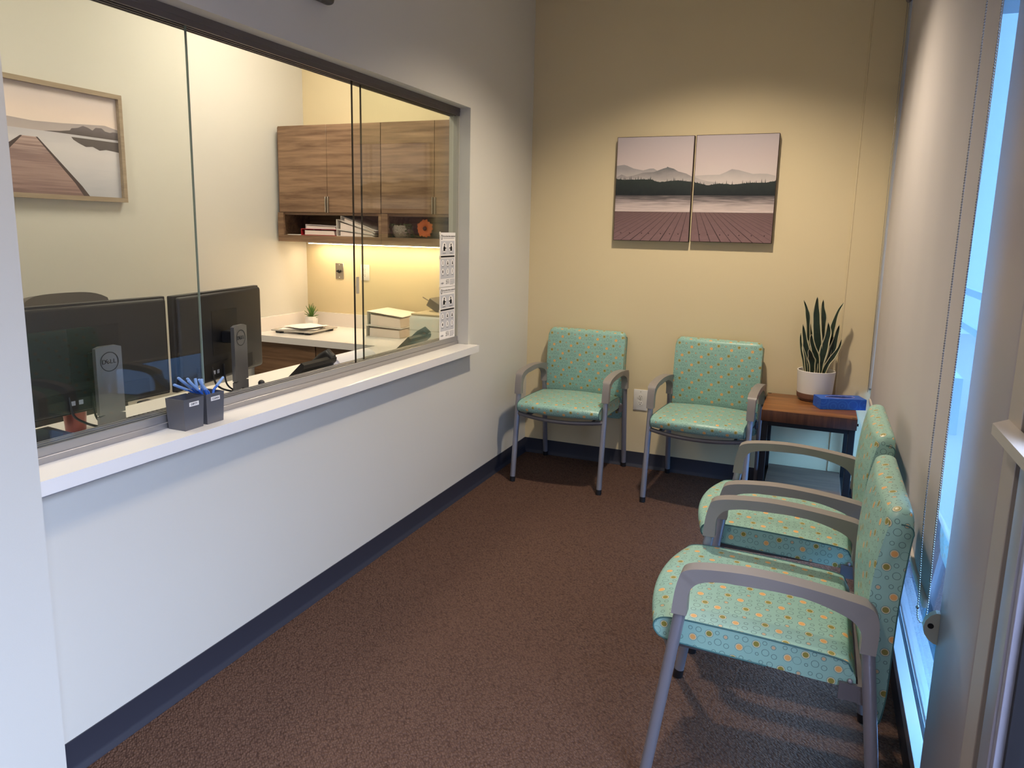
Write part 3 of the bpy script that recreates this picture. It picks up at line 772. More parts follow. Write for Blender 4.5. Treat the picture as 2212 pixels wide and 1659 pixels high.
ap = thing('dock_picture', 'wood framed dock picture on the reception side wall', 'picture', (-1.85, -2.05, 1.645))
YA0, YA1, ZA0, ZA1 = -2.56, -1.60, 1.645, 2.222
fm = MB(); fx0, fx1 = -1.849, -1.812
fm.box(fx0, fx1, YA0, YA1, ZA0, ZA0+.024).box(fx0, fx1, YA0, YA1, ZA1-.024, ZA1).box(fx0, fx1, YA0, YA0+.022, ZA0+.024, ZA1-.024).box(fx0, fx1, YA1-.022, YA1, ZA0+.024, ZA1-.024)
part('picture_frame', fm, wood('frame_oak', (168, 150, 128), (146, 128, 108), 'Y', 2.), ap, smooth=False)
D_sky = grad_z('dock_sky', [(0, (238, 222, 210)), (.4, (234, 214, 204)), (1, (208, 196, 196))], 1.98, 2.2, noise=.35, nscale=(4, 4, 14))
D_wat = grad_z('dock_water', [(0, (176, 178, 188)), (.45, (206, 202, 206)), (.75, (214, 208, 210)), (1, (196, 192, 198))], 1.66, 1.98, noise=.45, nscale=(3, 3, 28))
D_hill = grad_z('dock_hills', [(0, (190, 176, 172)), (1, (166, 156, 158))], 1.97, 2.06, noise=.4, nscale=(6, 6, 6))
D_tree = grad_z('dock_trees', [(0, (86, 78, 78)), (1, (120, 110, 116))], 1.98, 2.04, noise=.4, nscale=(20, 20, 20))
D_deck = grad_z('dock_planks', [(0, (126, 100, 98)), (.4, (166, 138, 132)), (.7, (138, 112, 110)), (1, (186, 160, 152))], 1.66, 1.95, noise=.9, nscale=(6, 3, 110))
D_edge = mat('dock_edge_dark', (66, 50, 50), .7)
mb = MB(); xb = -1.835
def al(pts, mi, d):
    mb.mi = mi; mb.prism([(xb+d, y, z) for y, z in pts], (.0004, 0, 0))
a0, a1, c0, c1 = YA0+.02, YA1-.02, ZA0+.02, ZA1-.02
al([(a0, c0), (a1, c0), (a1, c1), (a0, c1)], 0, 0)
al([(a0, c0), (a1, c0), (a1, 1.982), (a0, 1.978)], 1, .0006)
al([(a0, 1.978), (a1, 1.982), (a1, 2.035), (-1.70, 2.05), (-1.8, 2.042), (-1.95, 2.03), (-2.1, 2.022), (-2.24, 2.028), (-2.4, 2.045), (a0, 2.05)], 2, .0006)
tr = [(-2.05, 1.981), (-1.96, 1.990), (-1.905, 2.000), (-1.895, 2.012), (-1.86, 2.018), (-1.83, 2.032), (-1.80, 2.026), (-1.775, 2.015), (-1.755, 2.032), (-1.72, 2.034), (-1.70, 2.02), (-1.67, 2.016), (-1.65, 2.022), (a1, 2.02)]
al(tr+[(a1, 1.980)], 3, .0010)
al([(-1.90, 1.968), (a1, 1.968), (a1, 1.915), (-1.70, 1.922), (-1.74, 1.914), (-1.78, 1.930), (-1.82, 1.925), (-1.86, 1.940), (-1.89, 1.955)], 3, .0010)
al([(-2.45, c0), (-1.835, c0), (-2.09, 1.945), (-2.166, 1.945)], 4, .0014)
al([(-1.85, c0), (-1.815, c0), (-1.86, 1.72), (-2.083, 1.946), (-2.092, 1.946), (-1.90, 1.735)], 5, .0018)
al([(-2.45, c0), (-2.44, c0), (-2.160, 1.945), (-2.170, 1.945), (-2.30, 1.855)], 5, .0018)
part('dock_print', mb, [D_sky, D_wat, D_hill, D_tree, D_deck, D_edge], ap, smooth=False)

# ================================================================ WALL PLATES
def outlet(name, x, z, y, w, h, label):
    t = thing(name, label, 'outlet', (x, y, z-h/2))
    part('cover_plate', MB().box(x-w/2, x+w/2, y-.006, y, z-h/2, z+h/2, .003, 2), M_white, t)
    rc = MB()
    for s in (-1, 1):
        zz = z+s*.021
        rc.tube([(x, y-.0062, zz), (x, y-.0078, zz)], .0165, 24)
    r = part('receptacle', rc, M_white, t)
    sl = MB()
    for s in (-1, 1):
        zz = z+s*.021
        sl.box(x-.0075, x-.0055, y-.0084, y-.0076, zz-.001, zz+.008).box(x+.0055, x+.0075, y-.0084, y-.0076, zz, zz+.0075)
        sl.tube([(x, y-.0084, zz-.0075), (x, y-.0076, zz-.0075)], .0028, 10)
    part('socket_slots', sl, M_ink, r)
    part('screw', MB().tube([(x, y-.0068, z+h*.40), (x, y-.006, z+h*.40)], .003, 10).tube([(x, y-.0068, z), (x, y-.006, z)], .003, 10), M_steel, t)
    return t
outlet('wall_outlet', .812, .459, -.0005, .093, .139, 'white duplex outlet low on the back wall between the two chairs')
outlet('wall_outlet', -1.316, 1.203, -.0005, .076, .118, 'white duplex outlet above the reception worktop')
ks = thing('switch_plate', 'steel wall plate with a round knob under the wall cabinets', 'switch', (-1.546, 0, 1.145))
part('cover_plate', MB().box(-1.583, -1.509, -.005, -.0005, 1.145, 1.265, .002, 1), M_steel, ks)
part('knob', MB().lathe([(0, 0), (.014, 0), (.014, .006), (.010, .014), (0, .015)], (0, 0, 0), 18).xform(Matrix.Translation((-1.546, -.005, 1.204)) @ Matrix.Rotation(PI/2, 4, 'X')).box(-1.564, -1.528, -.018, -.012, 1.199, 1.209), M_blkg, ks)
part('screw', MB().sphere((-1.546, -.0055, 1.252), .0035, 8).sphere((-1.546, -.0055, 1.158), .0035, 8), M_white, ks)
sg = thing('wall_sensor', 'dark rounded device high on the wall above the reception window', 'sensor', (0, -2.29, 2.36))
part('sensor_body', MB().box(.0005, .045, -2.39, -2.19, 2.366, 2.48, .018, 3), mat('sensor_grey', (74, 70, 68), .5), sg)
part('sensor_lens', MB().sphere((.045, -2.29, 2.41), .02, 12, (.4, 1, 1)), M_blkg, sg)

# ================================================================ RECEPTION FURNITURE
wt = thing('worktop', 'white L shaped worktop in the reception office', 'counter', (-.9, -1.5, .737))
mb = MB(); Lp = [(-1.849, -.001), (-.131, -.001), (-.131, -4.4), (-.795, -4.4), (-.795, -.672), (-1.849, -.672)]
mb.prism([(x, y, .737) for x, y in Lp], (0, 0, .045))
part('worktop_slab', mb, M_lam if False else M_quartz, wt, smooth=False)
part('backsplash', MB().box(-1.829, -.131, -.021, -.001, .782, .884, .001, 1).box(-1.849, -1.829, -.672, -.001, .782, .884, .001, 1), mat('backsplash_white', (234, 226, 220), .2), wt)
def base_cab(x0, x1, label):
    t = thing('base_cabinet', label, 'cabinet', ((x0+x1)/2, -.3, 0), 'walnut base cabinets under the worktop')
    part('body', MB().box(x0, x1, -.60, -.002, .1, .736).box(x0, x1, -.54, -.05, 0, .1), M_walnut_in, t, smooth=False)
    part('drawer', MB().box(x0+.003, x1-.003, -.621, -.601, .112, .728, .001, 1), M_walnut_d, t)
    return t
base_cab(-1.848, -1.309, 'walnut base cabinet against the reception side wall')
base_cab(-1.307, -.80, 'walnut base cabinet in the inner corner of the worktop')
# wall cabinets
def wall_cab(x0, x1, label):
    t = thing('wall_cabinet', label, 'cabinet', ((x0+x1)/2, 0, 1.425), 'walnut wall cabinets above the worktop')
    b = MB().box(x0, x0+.018, -.33, -.002, 1.425, 2.222).box(x1-.018, x1, -.33, -.002, 1.425, 2.222)
    b.box(x0+.018, x1-.018, -.33, -.002, 2.204, 2.222).box(x0+.018, x1-.018, -.33, -.002, 1.615, 1.633).box(x0+.018, x1-.018, -.33, -.002, 1.425, 1.472).box(x0+.018, x1-.018, -.014, -.002, 1.472, 1.615)
    # face rails around the open cubby
    b.box(x0, x1, -.35, -.33, 1.425, 1.472).box(x0, x0+.048, -.35, -.33, 1.472, 1.630).box(x1-.048 if x1 > -.2 else x1-.022, x1, -.35, -.33, 1.472, 1.630)
    part('body', b, M_walnut, t, smooth=False)
    xm = (x0+x1)/2
    for a, c, hx in ((x0+.022 if x0 < -1.7 else x0+.0025, xm-.0015, xm-.010), (xm+.0015, x1-.0025, xm+.010)):
        d = part('door', MB().box(a, c, -.352, -.331, 1.634, 2.226, .001, 1), M_walnut, t)
        part('handle', MB().box(hx-.004, hx+.004, -.366, -.3525, 1.632, 1.742, .001, 1), M_steel, d)
    return t
wall_cab(-1.820, -.949, 'walnut wall cabinet on the left, binders in its open shelf')
wall_cab(-.947, -.134, 'walnut wall cabinet on the right, orange flower in its open shelf')
ucl = thing('under_cabinet_light', 'warm light strip fixed under the walnut wall cabinets', 'light', (-1.0, -.10, 1.41))
part('housing', MB().box(-1.74, -.24, -.135, -.075, 1.412, 1.425), M_white, ucl, smooth=False)
part('diffuser', MB().box(-1.73, -.25, -.128, -.082, 1.408, 1.412), mat('strip_glow', (255, 255, 255), emit=(1., .77, .48), estr=32.), ucl, smooth=False)

# ---- things in the open shelf
def binder(name, label, cat, mtx, L, W, z00, z01, z10, z11, cover, pages, group=None, rings=True, under=0.):
    """binder lying on its side: x 0..L from the spine, y 0..W, bottom z00->z01 and top z10->z11 from spine to fore edge"""
    t = thing(name, label, cat, (0, 0, 0), group); c = .003
    lo = lambda f: z00+(z01-z00)*f
    hi = lambda f: z10+(z11-z10)*f
    P = [(0, lo(0)), (L, lo(1)), (L, lo(1)+c), (c, lo(0)+c), (c, hi(0)-c), (L, hi(1)-c), (L, hi(1)), (0, hi(0))]
    mb = MB(); A_ = [(x, 0, z) for x, z in (P[0], P[1], P[6], P[7])]
    outer = [P[1], P[0], P[7], P[6]]; inner = [P[2], P[3], P[4], P[5]]
    mb.strip([(x, 0, z) for x, z in outer], [(x, 0, z) for x, z in inner], (0, W, 0))
    part('cover', mb, cover, t, smooth=False)
    f0, f1 = (.10, .95) if rings else (.02, .97)
    q = lambda f, g: (L*f, lo(f)+.004+(hi(f)-lo(f)-.008)*g)
    part('pages', MB().prism([(x, .004, z) for x, z in (q(f0, 0), q(f1, 0), q(f1*.985, .82), q(f0, .82))], (0, W-.010, 0)), pages, t, smooth=False)
    if rings:
        zm, hr = (lo(.04)+hi(.04))/2, (hi(.04)-lo(.04))*.36
        for yy in (.03, W/2, W-.03):
            part('ring_clip', MB().tube([(.004+.024*math.sin(a), yy, zm-hr*math.cos(a)) for a in [k*PI/10 for k in range(11)]], .0022, 6), M_steel, t)
    t.matrix_world = mtx
    return t
M_bindw = mat('binder_white', (232, 224, 216), .45); M_red = mat('binder_red', (176, 40, 48), .45); M_pink = mat('folder_pink', (226, 196, 194), .6)
M_pages = mat('pages_offwhite', (232, 216, 206), .8)
T = Matrix.Translation; RZ = lambda a: Matrix.Rotation(a, 4, 'Z'); RY = lambda a: Matrix.Rotation(a, 4, 'Y')
gB = 'binders in the open shelf'
sb = part('paper_sheet', MB().box(-1.765, -1.63, -.32, -.10, 1.4722, 1.4745).box(-1.76, -1.64, -.315, -.11, 1.4747, 1.4760), M_paper); tag(sb, 'white loose paper stack at the left end of the open shelf', 'paper')
binder('binder', 'red binder lying under a pale folder in the open shelf', 'binder', T((-1.638, -.325, 0)), .300, .26, 1.4725, 1.4725, 1.5185, 1.5165, M_red, M_pages, gB)
binder('file_folder', 'pale pink folder lying on top of the red binder', 'folder', T((-1.600, -.322, 0)), .262, .25, 1.5190, 1.5175, 1.5500, 1.5400, mat('folder_pale', (232, 222, 226), .5), M_pages, gB, rings=False)
binder('binder', 'white binder lowest of the leaning pile in the open shelf', 'binder', T((-1.333, -.325, 0)), .312, .26, 1.4725, 1.4725, 1.519, 1.486, M_bindw, M_pages, gB)
binder('binder', 'white binder in the middle of the leaning pile in the open shelf', 'binder', T((-1.333, -.325, 0)), .316, .26, 1.520, 1.487, 1.590, 1.499, M_bindw, M_pages, gB)
binder('binder', 'white binder topmost of the leaning pile in the open shelf', 'binder', T((-1.296, -.325, 0)), .285, .26, 1.581, 1.5005, 1.6135, 1.515, M_bindw, M_pages, gB)

hp = thing('trailing_plant', 'white textured pot of trailing green beads in the open shelf', 'plant', (-.862, -.22, 1.4722))
def speck():
    m = mat('speckled_ceramic', (214, 208, 198), .7); nt, b = NT(m)
    v = node(nt, 'ShaderNodeTexVoronoi', i_Scale=130.); tc = node(nt, 'ShaderNodeTexCoord'); nt.links.new(tc.outputs['Object'], v.inputs['Vector'])
    nt.links.new(mixrgb(nt, v.outputs['Distance'], lin(232, 226, 216), lin(150, 144, 134)), b.inputs['Base Color']); bump(nt, b, v.outputs['Distance'], .8, .003)
    return m
part('pot', MB().lathe([(0, 0), (.045, 0), (.062, .018), (.074, .05), (.075, .084), (.071, .0842), (.066, .07), (0, .07)], (-.862, -.22, 1.4722), 32), speck(), hp)
M_succ = mat('bead_green', (70, 96, 52), .5)
rn = random.Random(5)
for (cx, cy, dx, nb) in ((-.935, -.27, -1, 9), (-.93, -.22, -1, 8), (-.945, -.25, -1, 12), (-.79, -.27, 1, 7), (-.78, -.23, 1, 9), (-.785, -.25, 1, 6), (-.90, -.295, -.3, 3), (-.84, -.29, .2, 2), (-.87, -.16, 0, 2)):
    mb = MB(); px, py, pz = cx*.55-.862*.45, cy, 1.552; pts = [(px, py, pz)]
    for k in range(nb):
        px += (cx-px)*.55+rn.uniform(-.004, .004); pz += .008-.0045*k-.002; pz = max(pz, 1.478); py += rn.uniform(-.004, .004); pts.append((px, py, pz))
        for q in range(3): mb.sphere((px+rn.uniform(-.008, .008), py+rn.uniform(-.008, .008), pz+rn.uniform(-.006, .006)), rn.uniform(.004, .0062), 8)
    mb.tube(pts, .0012, 5)
    part('strand', mb, M_succ, hp)
fl = thing('gerbera_flower', 'orange daisy flower lying in the open shelf beside the pot', 'flower', (-.647, -.27, 1.4722))
fc = Vector((-.645, -.285, 1.5385)); M_org = mat('petal_orange', (206, 104, 40), .6)
for k in range(14):
    a = 2*PI*k/14; r0, r1 = .012, .061+.004*math.sin(k*2.3); w = .0155
    ca, sa = math.cos(a), math.sin(a); mb = MB()
    def pp(r, s, d): return (fc.x+r*ca-s*sa*1.0, fc.y+d, fc.z+r*sa+s*ca)
    A_ = [pp(r0, -.004, 0), pp(r0+.014, -w*.7, -.006), pp(r1*.85, -w*.75, -.008), pp(r1, -.002, -.004)]
    B_ = [pp(r0, .004, 0), pp(r0+.014, w*.7, -.006), pp(r1*.85, w*.75, -.008), pp(r1, .002, -.004)]
    mb.strip(A_, B_, (0, .0012, 0)); part('petal', mb, M_org, fl, ang=60)
part('flower_centre', MB().sphere(fc+Vector((0, -.006, 0)), .014, 12, (1, .6, 1)), mat('flower_centre_brown', (84, 46, 28), .8), fl)
part('stem', MB().tube([fc+Vector((-.005, .004, -.01)), fc+Vector((-.05, .03, -.055)), fc+Vector((-.10, .04, -.050)), fc+Vector((-.13, .04, -.010))], .0025, 8), mat('stem_olive', (122, 116, 46), .6), fl)

# ---- worktop items
def succulent():
    t = thing('potted_succulent', 'small spiky green succulent in a white pot in the worktop corner', 'plant', (-1.735, -.11, .782))
    c = (-1.735, -.11, .7822)
    part('pot', MB().lathe([(0, 0), (.036, 0), (.046, .020), (.049, .05), (.044, .076), (.040, .0765), (.037, .066), (0, .066)], c, 9), M_whitepot, t, ang=12)
    rn = random.Random(2)
    M_g = mat('succulent_green', (84, 120, 52), .45)
    for k in range(17):
        a = k*2.4; el = .25+.075*k; L = .055+.0028*k; w = .0075
        d = Vector((math.cos(a)*math.cos(el), math.sin(a)*math.cos(el), math.sin(el))); sd = Vector((-math.sin(a), math.cos(a), 0))
        b = Vector(c)+Vector((0, 0, .068+.0006*k)); up = d.cross(sd)
        mb = MB(); A_, B_ = [], []
        for s, ww in ((0, .8), (.35, 1.), (.7, .7), (1., .08)):
            p = b+d*L*s-Vector((0, 0, .012*s*s*(1 if el < .7 else 0))); A_.append(p-sd*w*ww); B_.append(p+sd*w*ww)
        mb.strip(A_, B_, up*-.003); part('leaf', mb, M_g, t, ang=70)
succulent()
ps = thing('postal_scale', 'flat glass topped scale with papers on the reception worktop', 'scale', (-1.60, -.37, .782))
q = T((-1.60, -.36, 0)) @ RZ(.06)
part('platform', MB().box(-.165, .165, -.17, .17, .796, .806, .002, 1).xform(q), mat('scale_top', (170, 164, 156), .15), ps)
for sx, sy in ((-1, -1), (1, -1), (-1, 1), (1, 1)):
    part('foot', MB().box(sx*.12-.022, sx*.12+.022, sy*.13-.022, sy*.13+.022, .7823, .796, .003, 1).xform(q), M_blkp, ps)
def curled_sheet(name, x0, x1, y0, y1, z, rot, label, curl=.012):
    mb = MB(); nx, ny = 10, 10; g = []
    for i in range(nx+1):
        row = []
        for k in range(ny+1):
            u, v = i/nx, k/ny
            zz = z+.0015+curl*max(0, u+v*.2-.75)**2*3+.004*math.sin(u*5+v*3)**2*.5
            row.append(mb.bm.verts.new((x0+(x1-x0)*u, y0+(y1-y0)*v, zz)))
        g.append(row)
    for i in range(nx):
        for k in range(ny): mb.bm.faces.new((g[i][k], g[i+1][k], g[i+1][k+1], g[i][k+1]))
    solid(mb, .0006)
    c = Vector(((x0+x1)/2, (y0+y1)/2, 0)); mb.xform(T(c) @ RZ(rot) @ T(-c))
    return tag(part(name, mb, M_paper), label, 'paper')
curled_sheet('paper_sheet', -1.745, -1.47, -.49, -.25, .8065, .35, 'white sheet with curled corners lying on the flat scale')
curled_sheet('paper_sheet', -1.70, -1.46, -.48, -.25, .8205, -.30, 'white sheet on top of another paper on the flat scale')
gW = 'big white binders on the worktop'
binder('binder', 'thick white binder, lower of the stack beside the printer', 'binder', T((-1.075, -.36, 0)) @ RZ(.06), .275, .29, .7825, .7825, .863, .853, M_bindw, M_pages, gW)
binder('binder', 'thick white binder, topmost of the stack beside the printer', 'binder', T((-1.070, -.355, 0)) @ RZ(.05), .275, .29, .8640, .8540, .962, .935, M_bindw, M_pages, gW)

pr = thing('card_printer', 'white boxy printer with tan lid standing behind the taped notices', 'printer', (-.60, -.25, .782))
part('printer_body', MB().box(-.71, -.47, -.40, -.06, .7822, .960, .022, 3), mat('printer_white', (216, 212, 202), .45), pr)
part('printer_lid', MB().box(-.700, -.48, -.385, -.075, .9605, .974, .006, 2), mat('printer_lid_tan', (178, 162, 130), .5), pr)
part('seam_line', MB().box(-.7115, -.469, -.4015, -.058, .862, .8635).box(-.711, -.709, -.385, -.20, .916, .921), mat('seam_grey', (120, 116, 108), .6), pr)
part('sheet_guide', MB().box(-.66, -.50, -.24, -.10, .974, 1.035, .004, 1, Matrix.Rotation(.5, 3, 'Y')), mat('guide_grey', (92, 84, 74), .5), pr)
part('guide_arm', MB().tube([(-.70, -.22, 1.07), (-.62, -.22, 1.030), (-.54, -.22, .99)], .004, 8).tube([(-.63, -.15, .985), (-.59, -.15, 1.04), (-.52, -.15, 1.085), (-.44, -.15, 1.10)], .014, 10), mat('guide_arm_grey', (128, 116, 102), .45), pr)

def desk_phone(label, x, y, rot, mm):
    """tilted desk phone seen from behind; its back edge faces the window"""
    t = thing('desk_phone', label, 'phone', (0, 0, 0), 'desk phones behind the window')
    # wedge body: screen leans away from the window
    prof = [(-.130, .002), (.050, .170), (.064, .160), (.060, .142), (-.004, .084), (.030, .002)]
    part('phone_body', MB().prism([(a, -.115, z) for a, z in prof], (0, .235, 0)), mm, t, ang=30)
    part('handset', MB().tube([(-.09, .090, .062), (-.05, .090, .110), (.005, .090, .158), (.040, .090, .178), (.062, .090, .160)], [.016, .020, .020, .022, .018], 10, flat=1.2), mm, t)
    part('stand', MB().prism([(.004, -.07, .088), (.062, -.07, .002), (.044, -.07, .002), (-.012, -.07, .072)], (0, .14, 0)), mm, t, ang=30)
    t.matrix_world = T((x, y, .7823)) @ RZ(rot)
    return t
desk_phone('black desk phone tilted behind the open part of the window', -.265, -2.015, 0, mat('phone_black', (34, 32, 30), .4))
p2 = desk_phone('grey green desk phone behind the closed glass, nearest the notices', -.27, -1.11, 0, mat('phone_grey', (70, 72, 66), .4))
wp = thing('label_printer', 'white rounded label printer lying between the two desk phones', 'printer', (-.26, -1.68, .782))
sec = [(-.085, 0), (.066, 0), (.076, .04), (.072, .088), (.050, .130), (.010, .149), (-.035, .142), (-.070, .108), (-.086, .055)]
sec = catmull(sec, 3, True)
part('printer_cover', MB().prism([(-.27+a, -1.85, .7825+max(z, 0)) for a, z in sec], (0, .30, 0)), mat('printer_shell', (214, 210, 214), .4), wp, ang=30)
part('end_cap', MB().prism([(-.27+a*.93, -1.885, .7825+max(z, 0)*.93) for a, z in sec], (0, .034, 0)), mat('printer_cap_grey', (176, 174, 184), .4), wp, ang=30)
part('seam_line', MB().box(-.1975, -.1955, -1.83, -1.57, .868, .8695), mat('seam_grey', (120, 116, 108), .6), wp, smooth=False)
mk = thing('face_mask', 'crumpled light blue face mask on the worktop near the window', 'mask', (-.25, -1.32, .782))
mb = MB(); g = []
for i in range(15):
    row = []
    for k in range(9):
        u, v = i/14, k/8
        row.append(mb.bm.verts.new((-.31+.14*v, -1.50+.26*u, 0.795+.078*math.sin(PI*v)*math.sin(PI*u)**.6+.006*math.sin(k*2.6)+.004*math.sin(i*1.3))))
    g.append(row)
for i in range(14):
    for k in range(8): mb.bm.faces.new((g[i][k], g[i+1][k], g[i+1][k+1], g[i][k+1]))
solid(mb, .001)
part('mask_cloth', mb, mat('mask_blue', (128, 190, 226), .8), mk, ang=70)
part('ear_loop', MB().tube(catmull([(-.24, -1.46, .79), (-.20, -1.50, .80), (-.19, -1.49, .83), (-.21, -1.46, .82)], 5), .002, 6), M_paper, mk)

# ---- monitors
M_mon = mat('monitor_black', (22, 22, 24), .5); M_mon2 = mat('monitor_recess', (12, 12, 14), .5)
def monitor(label, cx, cy, rot, zc):
    """seen from behind; +x local faces the window; screen faces -x"""
    t = thing('computer_monitor', label, 'monitor', (0, 0, 0), 'black monitors on the reception worktop')
    W, Hh = .60, .367
    pn = MB().box(-.030, -.006, -W/2, W/2, zc-Hh/2, zc+Hh/2, .004, 2)
    panel = part('panel', pn, M_mon, t)
    part('rear_housing', MB().box(-.007, .012, -W*.485, W*.485, zc-Hh/2+.006, zc+Hh/2-.006, .012, 3), M_mon, panel)
    part('mount_recess', MB().box(.0115, .0128, -.09, .09, zc-.075, zc+.105).box(.0115, .0128, -.20, .20, zc-Hh/2+.02, zc-.105), M_mon2, panel, smooth=False)
    part('screen', MB().box(-.0315, -.0300, -W/2+.008, W/2-.008, zc-Hh/2+.012, zc+Hh/2-.008), M_blkg, panel, smooth=False)
    st = MB().box(.0133, .014, -.10, -.082, zc-.150, zc-.135).box(.0133, .014, -.07, -.055, zc-.150, zc-.135)
    part('sticker', st, mat('sticker_grey', (150, 152, 158), .6), panel, smooth=False)
    # stand column with a cable hole: frame of four boxes round the hole
    z0, zt, hz, hr = .7985, zc+.044, .850, .020
    c = MB(); N = 20; w = .0465; x0, x1 = .066, .082
    outl = [(-w, z0), (w, z0), (w, zt-.006), (w*.6, zt), (-w*.6, zt), (-w, zt-.006)]
    # plate with round hole: fan between hole ring and a square, then the upper plate
    sq = []; rg = []
    for k in range(N):
        a = 2*PI*k/N+PI/4; cx_, sz = math.cos(a), math.sin(a); s_ = 1/max(abs(cx_)/w, abs(sz)/(hz-z0))
        sq.append((cx_*s_, hz+sz*s_)); rg.append((cx_*hr, hz+sz*hr))
    vf = {}
    for xx in (x0, x1):
        a = [c.bm.verts.new((xx, y, z)) for y, z in sq]; b = [c.bm.verts.new((xx, y, z)) for y, z in rg]
        for k in range(N): c.bm.faces.new((a[k], a[(k+1) % N], b[(k+1) % N], b[k]))
        vf[xx] = (a, b)
    for k in range(N):
        j = (k+1) % N
        for i in (0, 1): c.bm.faces.new((vf[x0][i][k], vf[x0][i][j], vf[x1][i][j], vf[x1][i][k]))
    c.prism([(x0, y, z) for y, z in [(-w, 2*hz-z0), (w, 2*hz-z0), (w, zt-.006), (w*.6, zt), (-w*.6, zt), (-w, zt-.006)]], (x1-x0, 0, 0))
    col = part('stand_column', c, M_silver, t, ang=30)
    lg = MB(); zl = zt-.053; N = 36; ro, ri = .033, .0305
    o1 = [(x1+.0012, ro*math.cos(2*PI*k/N), zl+ro*math.sin(2*PI*k/N)) for k in range(N+1)]; i1 = [(x1+.0012, ri*math.cos(2*PI*k/N), zl+ri*math.sin(2*PI*k/N)) for k in range(N+1)]
    for k in range(N): lg.poly([o1[k], o1[k+1], i1[k+1], i1[k]])
    fm_ = lambda y: frame_mtx((x1+.0012, y, zl), (0, 1, 0), (0, 0, 1))
    lg.text('D', .021, fm_(-.0195)); lg.text('E', .021, fm_(-.0065) @ Matrix.Rotation(.6, 4, 'Z')); lg.text('L', .021, fm_(.0065)); lg.text('L', .021, fm_(.0185))
    part('maker_logo', lg, M_ink, col, smooth=False)
    part('stand_arm', MB().box(.012, .068, -.030, .030, zc-.030, zc+.020, .004, 1), M_blkp, t)
    part('stand_base', MB().box(-.050, .095, -.062, .064, .7824, .7985, .006, 3), M_silver, t)
    cb = MB().tube(catmull([(.010, -.10, zc-.12), (.018, -.095, zc-.18), (.02, -.06, .875), (.045, -.03, .858), (.066, 0, .853), (.095, .02, .838), (.12, .06, .805), (.125, .09, .7885), (.128, .125, .7885)], 5), .0042, 8)
    cb.tube(catmull([(.012, -.02, zc-.12), (.02, -.02, .89), (.045, -.008, .858), (.068, .004, .851), (.09, .03, .83), (.11, .07, .79), (.115, .105, .7885)], 5), .0036, 8)
    part('cable', cb, M_blkp, t)
    t.matrix_world = T((cx, cy, 0)) @ RZ(rot)
    return t
monitor('black monitor seen from behind on the left, next to the red tumbler', -.414, -2.958, -.053, 1.088)
monitor('black monitor seen from behind on the right, beyond the open window gap', -.434, -2.352, .202, 1.088)
cbl = thing('webcam_and_cables', 'black plug adapter with looped cable beside the right monitor stand', 'adapter', (-.27, -2.318, .782))
part('adapter_body', MB().box(-.298, -.242, -2.355, -2.280, .7825, .845, .006, 2), M_blkp, cbl)
part('adapter_neck', MB().cyl((-.27, -2.318, .846), (-.27, -2.318, .885), .012, 12).sphere((-.27, -2.318, .893), .014, 12), M_blkp, cbl)
part('cable', MB().tube(catmull([(-.29, -2.43, .86), (-.28, -2.36, .880), (-.262, -2.29, .882), (-.257, -2.262, .866), (-.268, -2.285, .855), (-.285, -2.325, .858)], 6), .0048, 8).tube(catmull([(-.30, -2.33, .80), (-.26, -2.40, .80), (-.24, -2.50, .790), (-.23, -2.56, .7885)], 5), .005, 8), M_blkp, cbl)

oc = thing('office_chair', 'dark office chair whose back shows above the left monitor', 'chair', (-1.25, -2.42, 0))
mb = MB(); n = 18; rows = []
for i in range(n+1):
    s = -1+2*i/n; row = []
    for k in range(11):
        v = k/10; z = .62+.59*v; wd = .245*(1-.10*v)*(1 if v < .93 else .965)
        zz = z-.03*abs(s)**5*(v > .85)
        row.append(mb.bm.verts.new((-1.25-.05*v-.05*(1-s*s)*.8+.02*math.sin(v*PI), -2.42+s*wd, zz)))
    rows.append(row)
for a, b in zip(rows, rows[1:]):
    for k in range(10): mb.bm.faces.new((a[k], a[k+1], b[k+1], b[k]))
solid(mb, .05)
part('backrest', mb, mat('office_mesh_brown', (84, 78, 74), .7), oc, ang=60)
part('seat', MB().box(-1.24, -.78, -2.66, -2.18, .46, .54, .03, 3), mat('office_seat_black', (34, 33, 34), .8), oc)
for s in (-1, 1):
    part('armrest', MB().box(-1.16, -.90, -2.42+s*.27-.035, -2.42+s*.27+.035, .66, .69, .012, 2).box(-1.06, -1.01, -2.42+s*.26-.015, -2.42+s*.26+.015, .48, .66), M_blkp, oc)
part('pedestal', MB().cyl((-1.01, -2.42, .1), (-1.01, -2.42, .46), .03).box(-1.10, -1.0, -2.46, -2.38, .43, .47).box(-1.30, -1.22, -2.45, -2.39, .45, .66), M_blkp, oc)
bs = MB()
for k in range(5):
    a = 2*PI*k/5; bs.tube([(-1.01, -2.42, .11), (-1.01+.29*math.cos(a), -2.42+.29*math.sin(a), .065)], [.025, .016], 8)
part('star_base', bs, M_blkp, oc)
for k in range(5):
    a = 2*PI*k/5; x, y = -1.01+.29*math.cos(a), -2.42+.29*math.sin(a)
    part('caster', MB().cyl((x-.02*math.sin(a), y+.02*math.cos(a), .028), (x+.02*math.sin(a), y-.02*math.cos(a), .028), .0275, 14), M_blkp, oc)

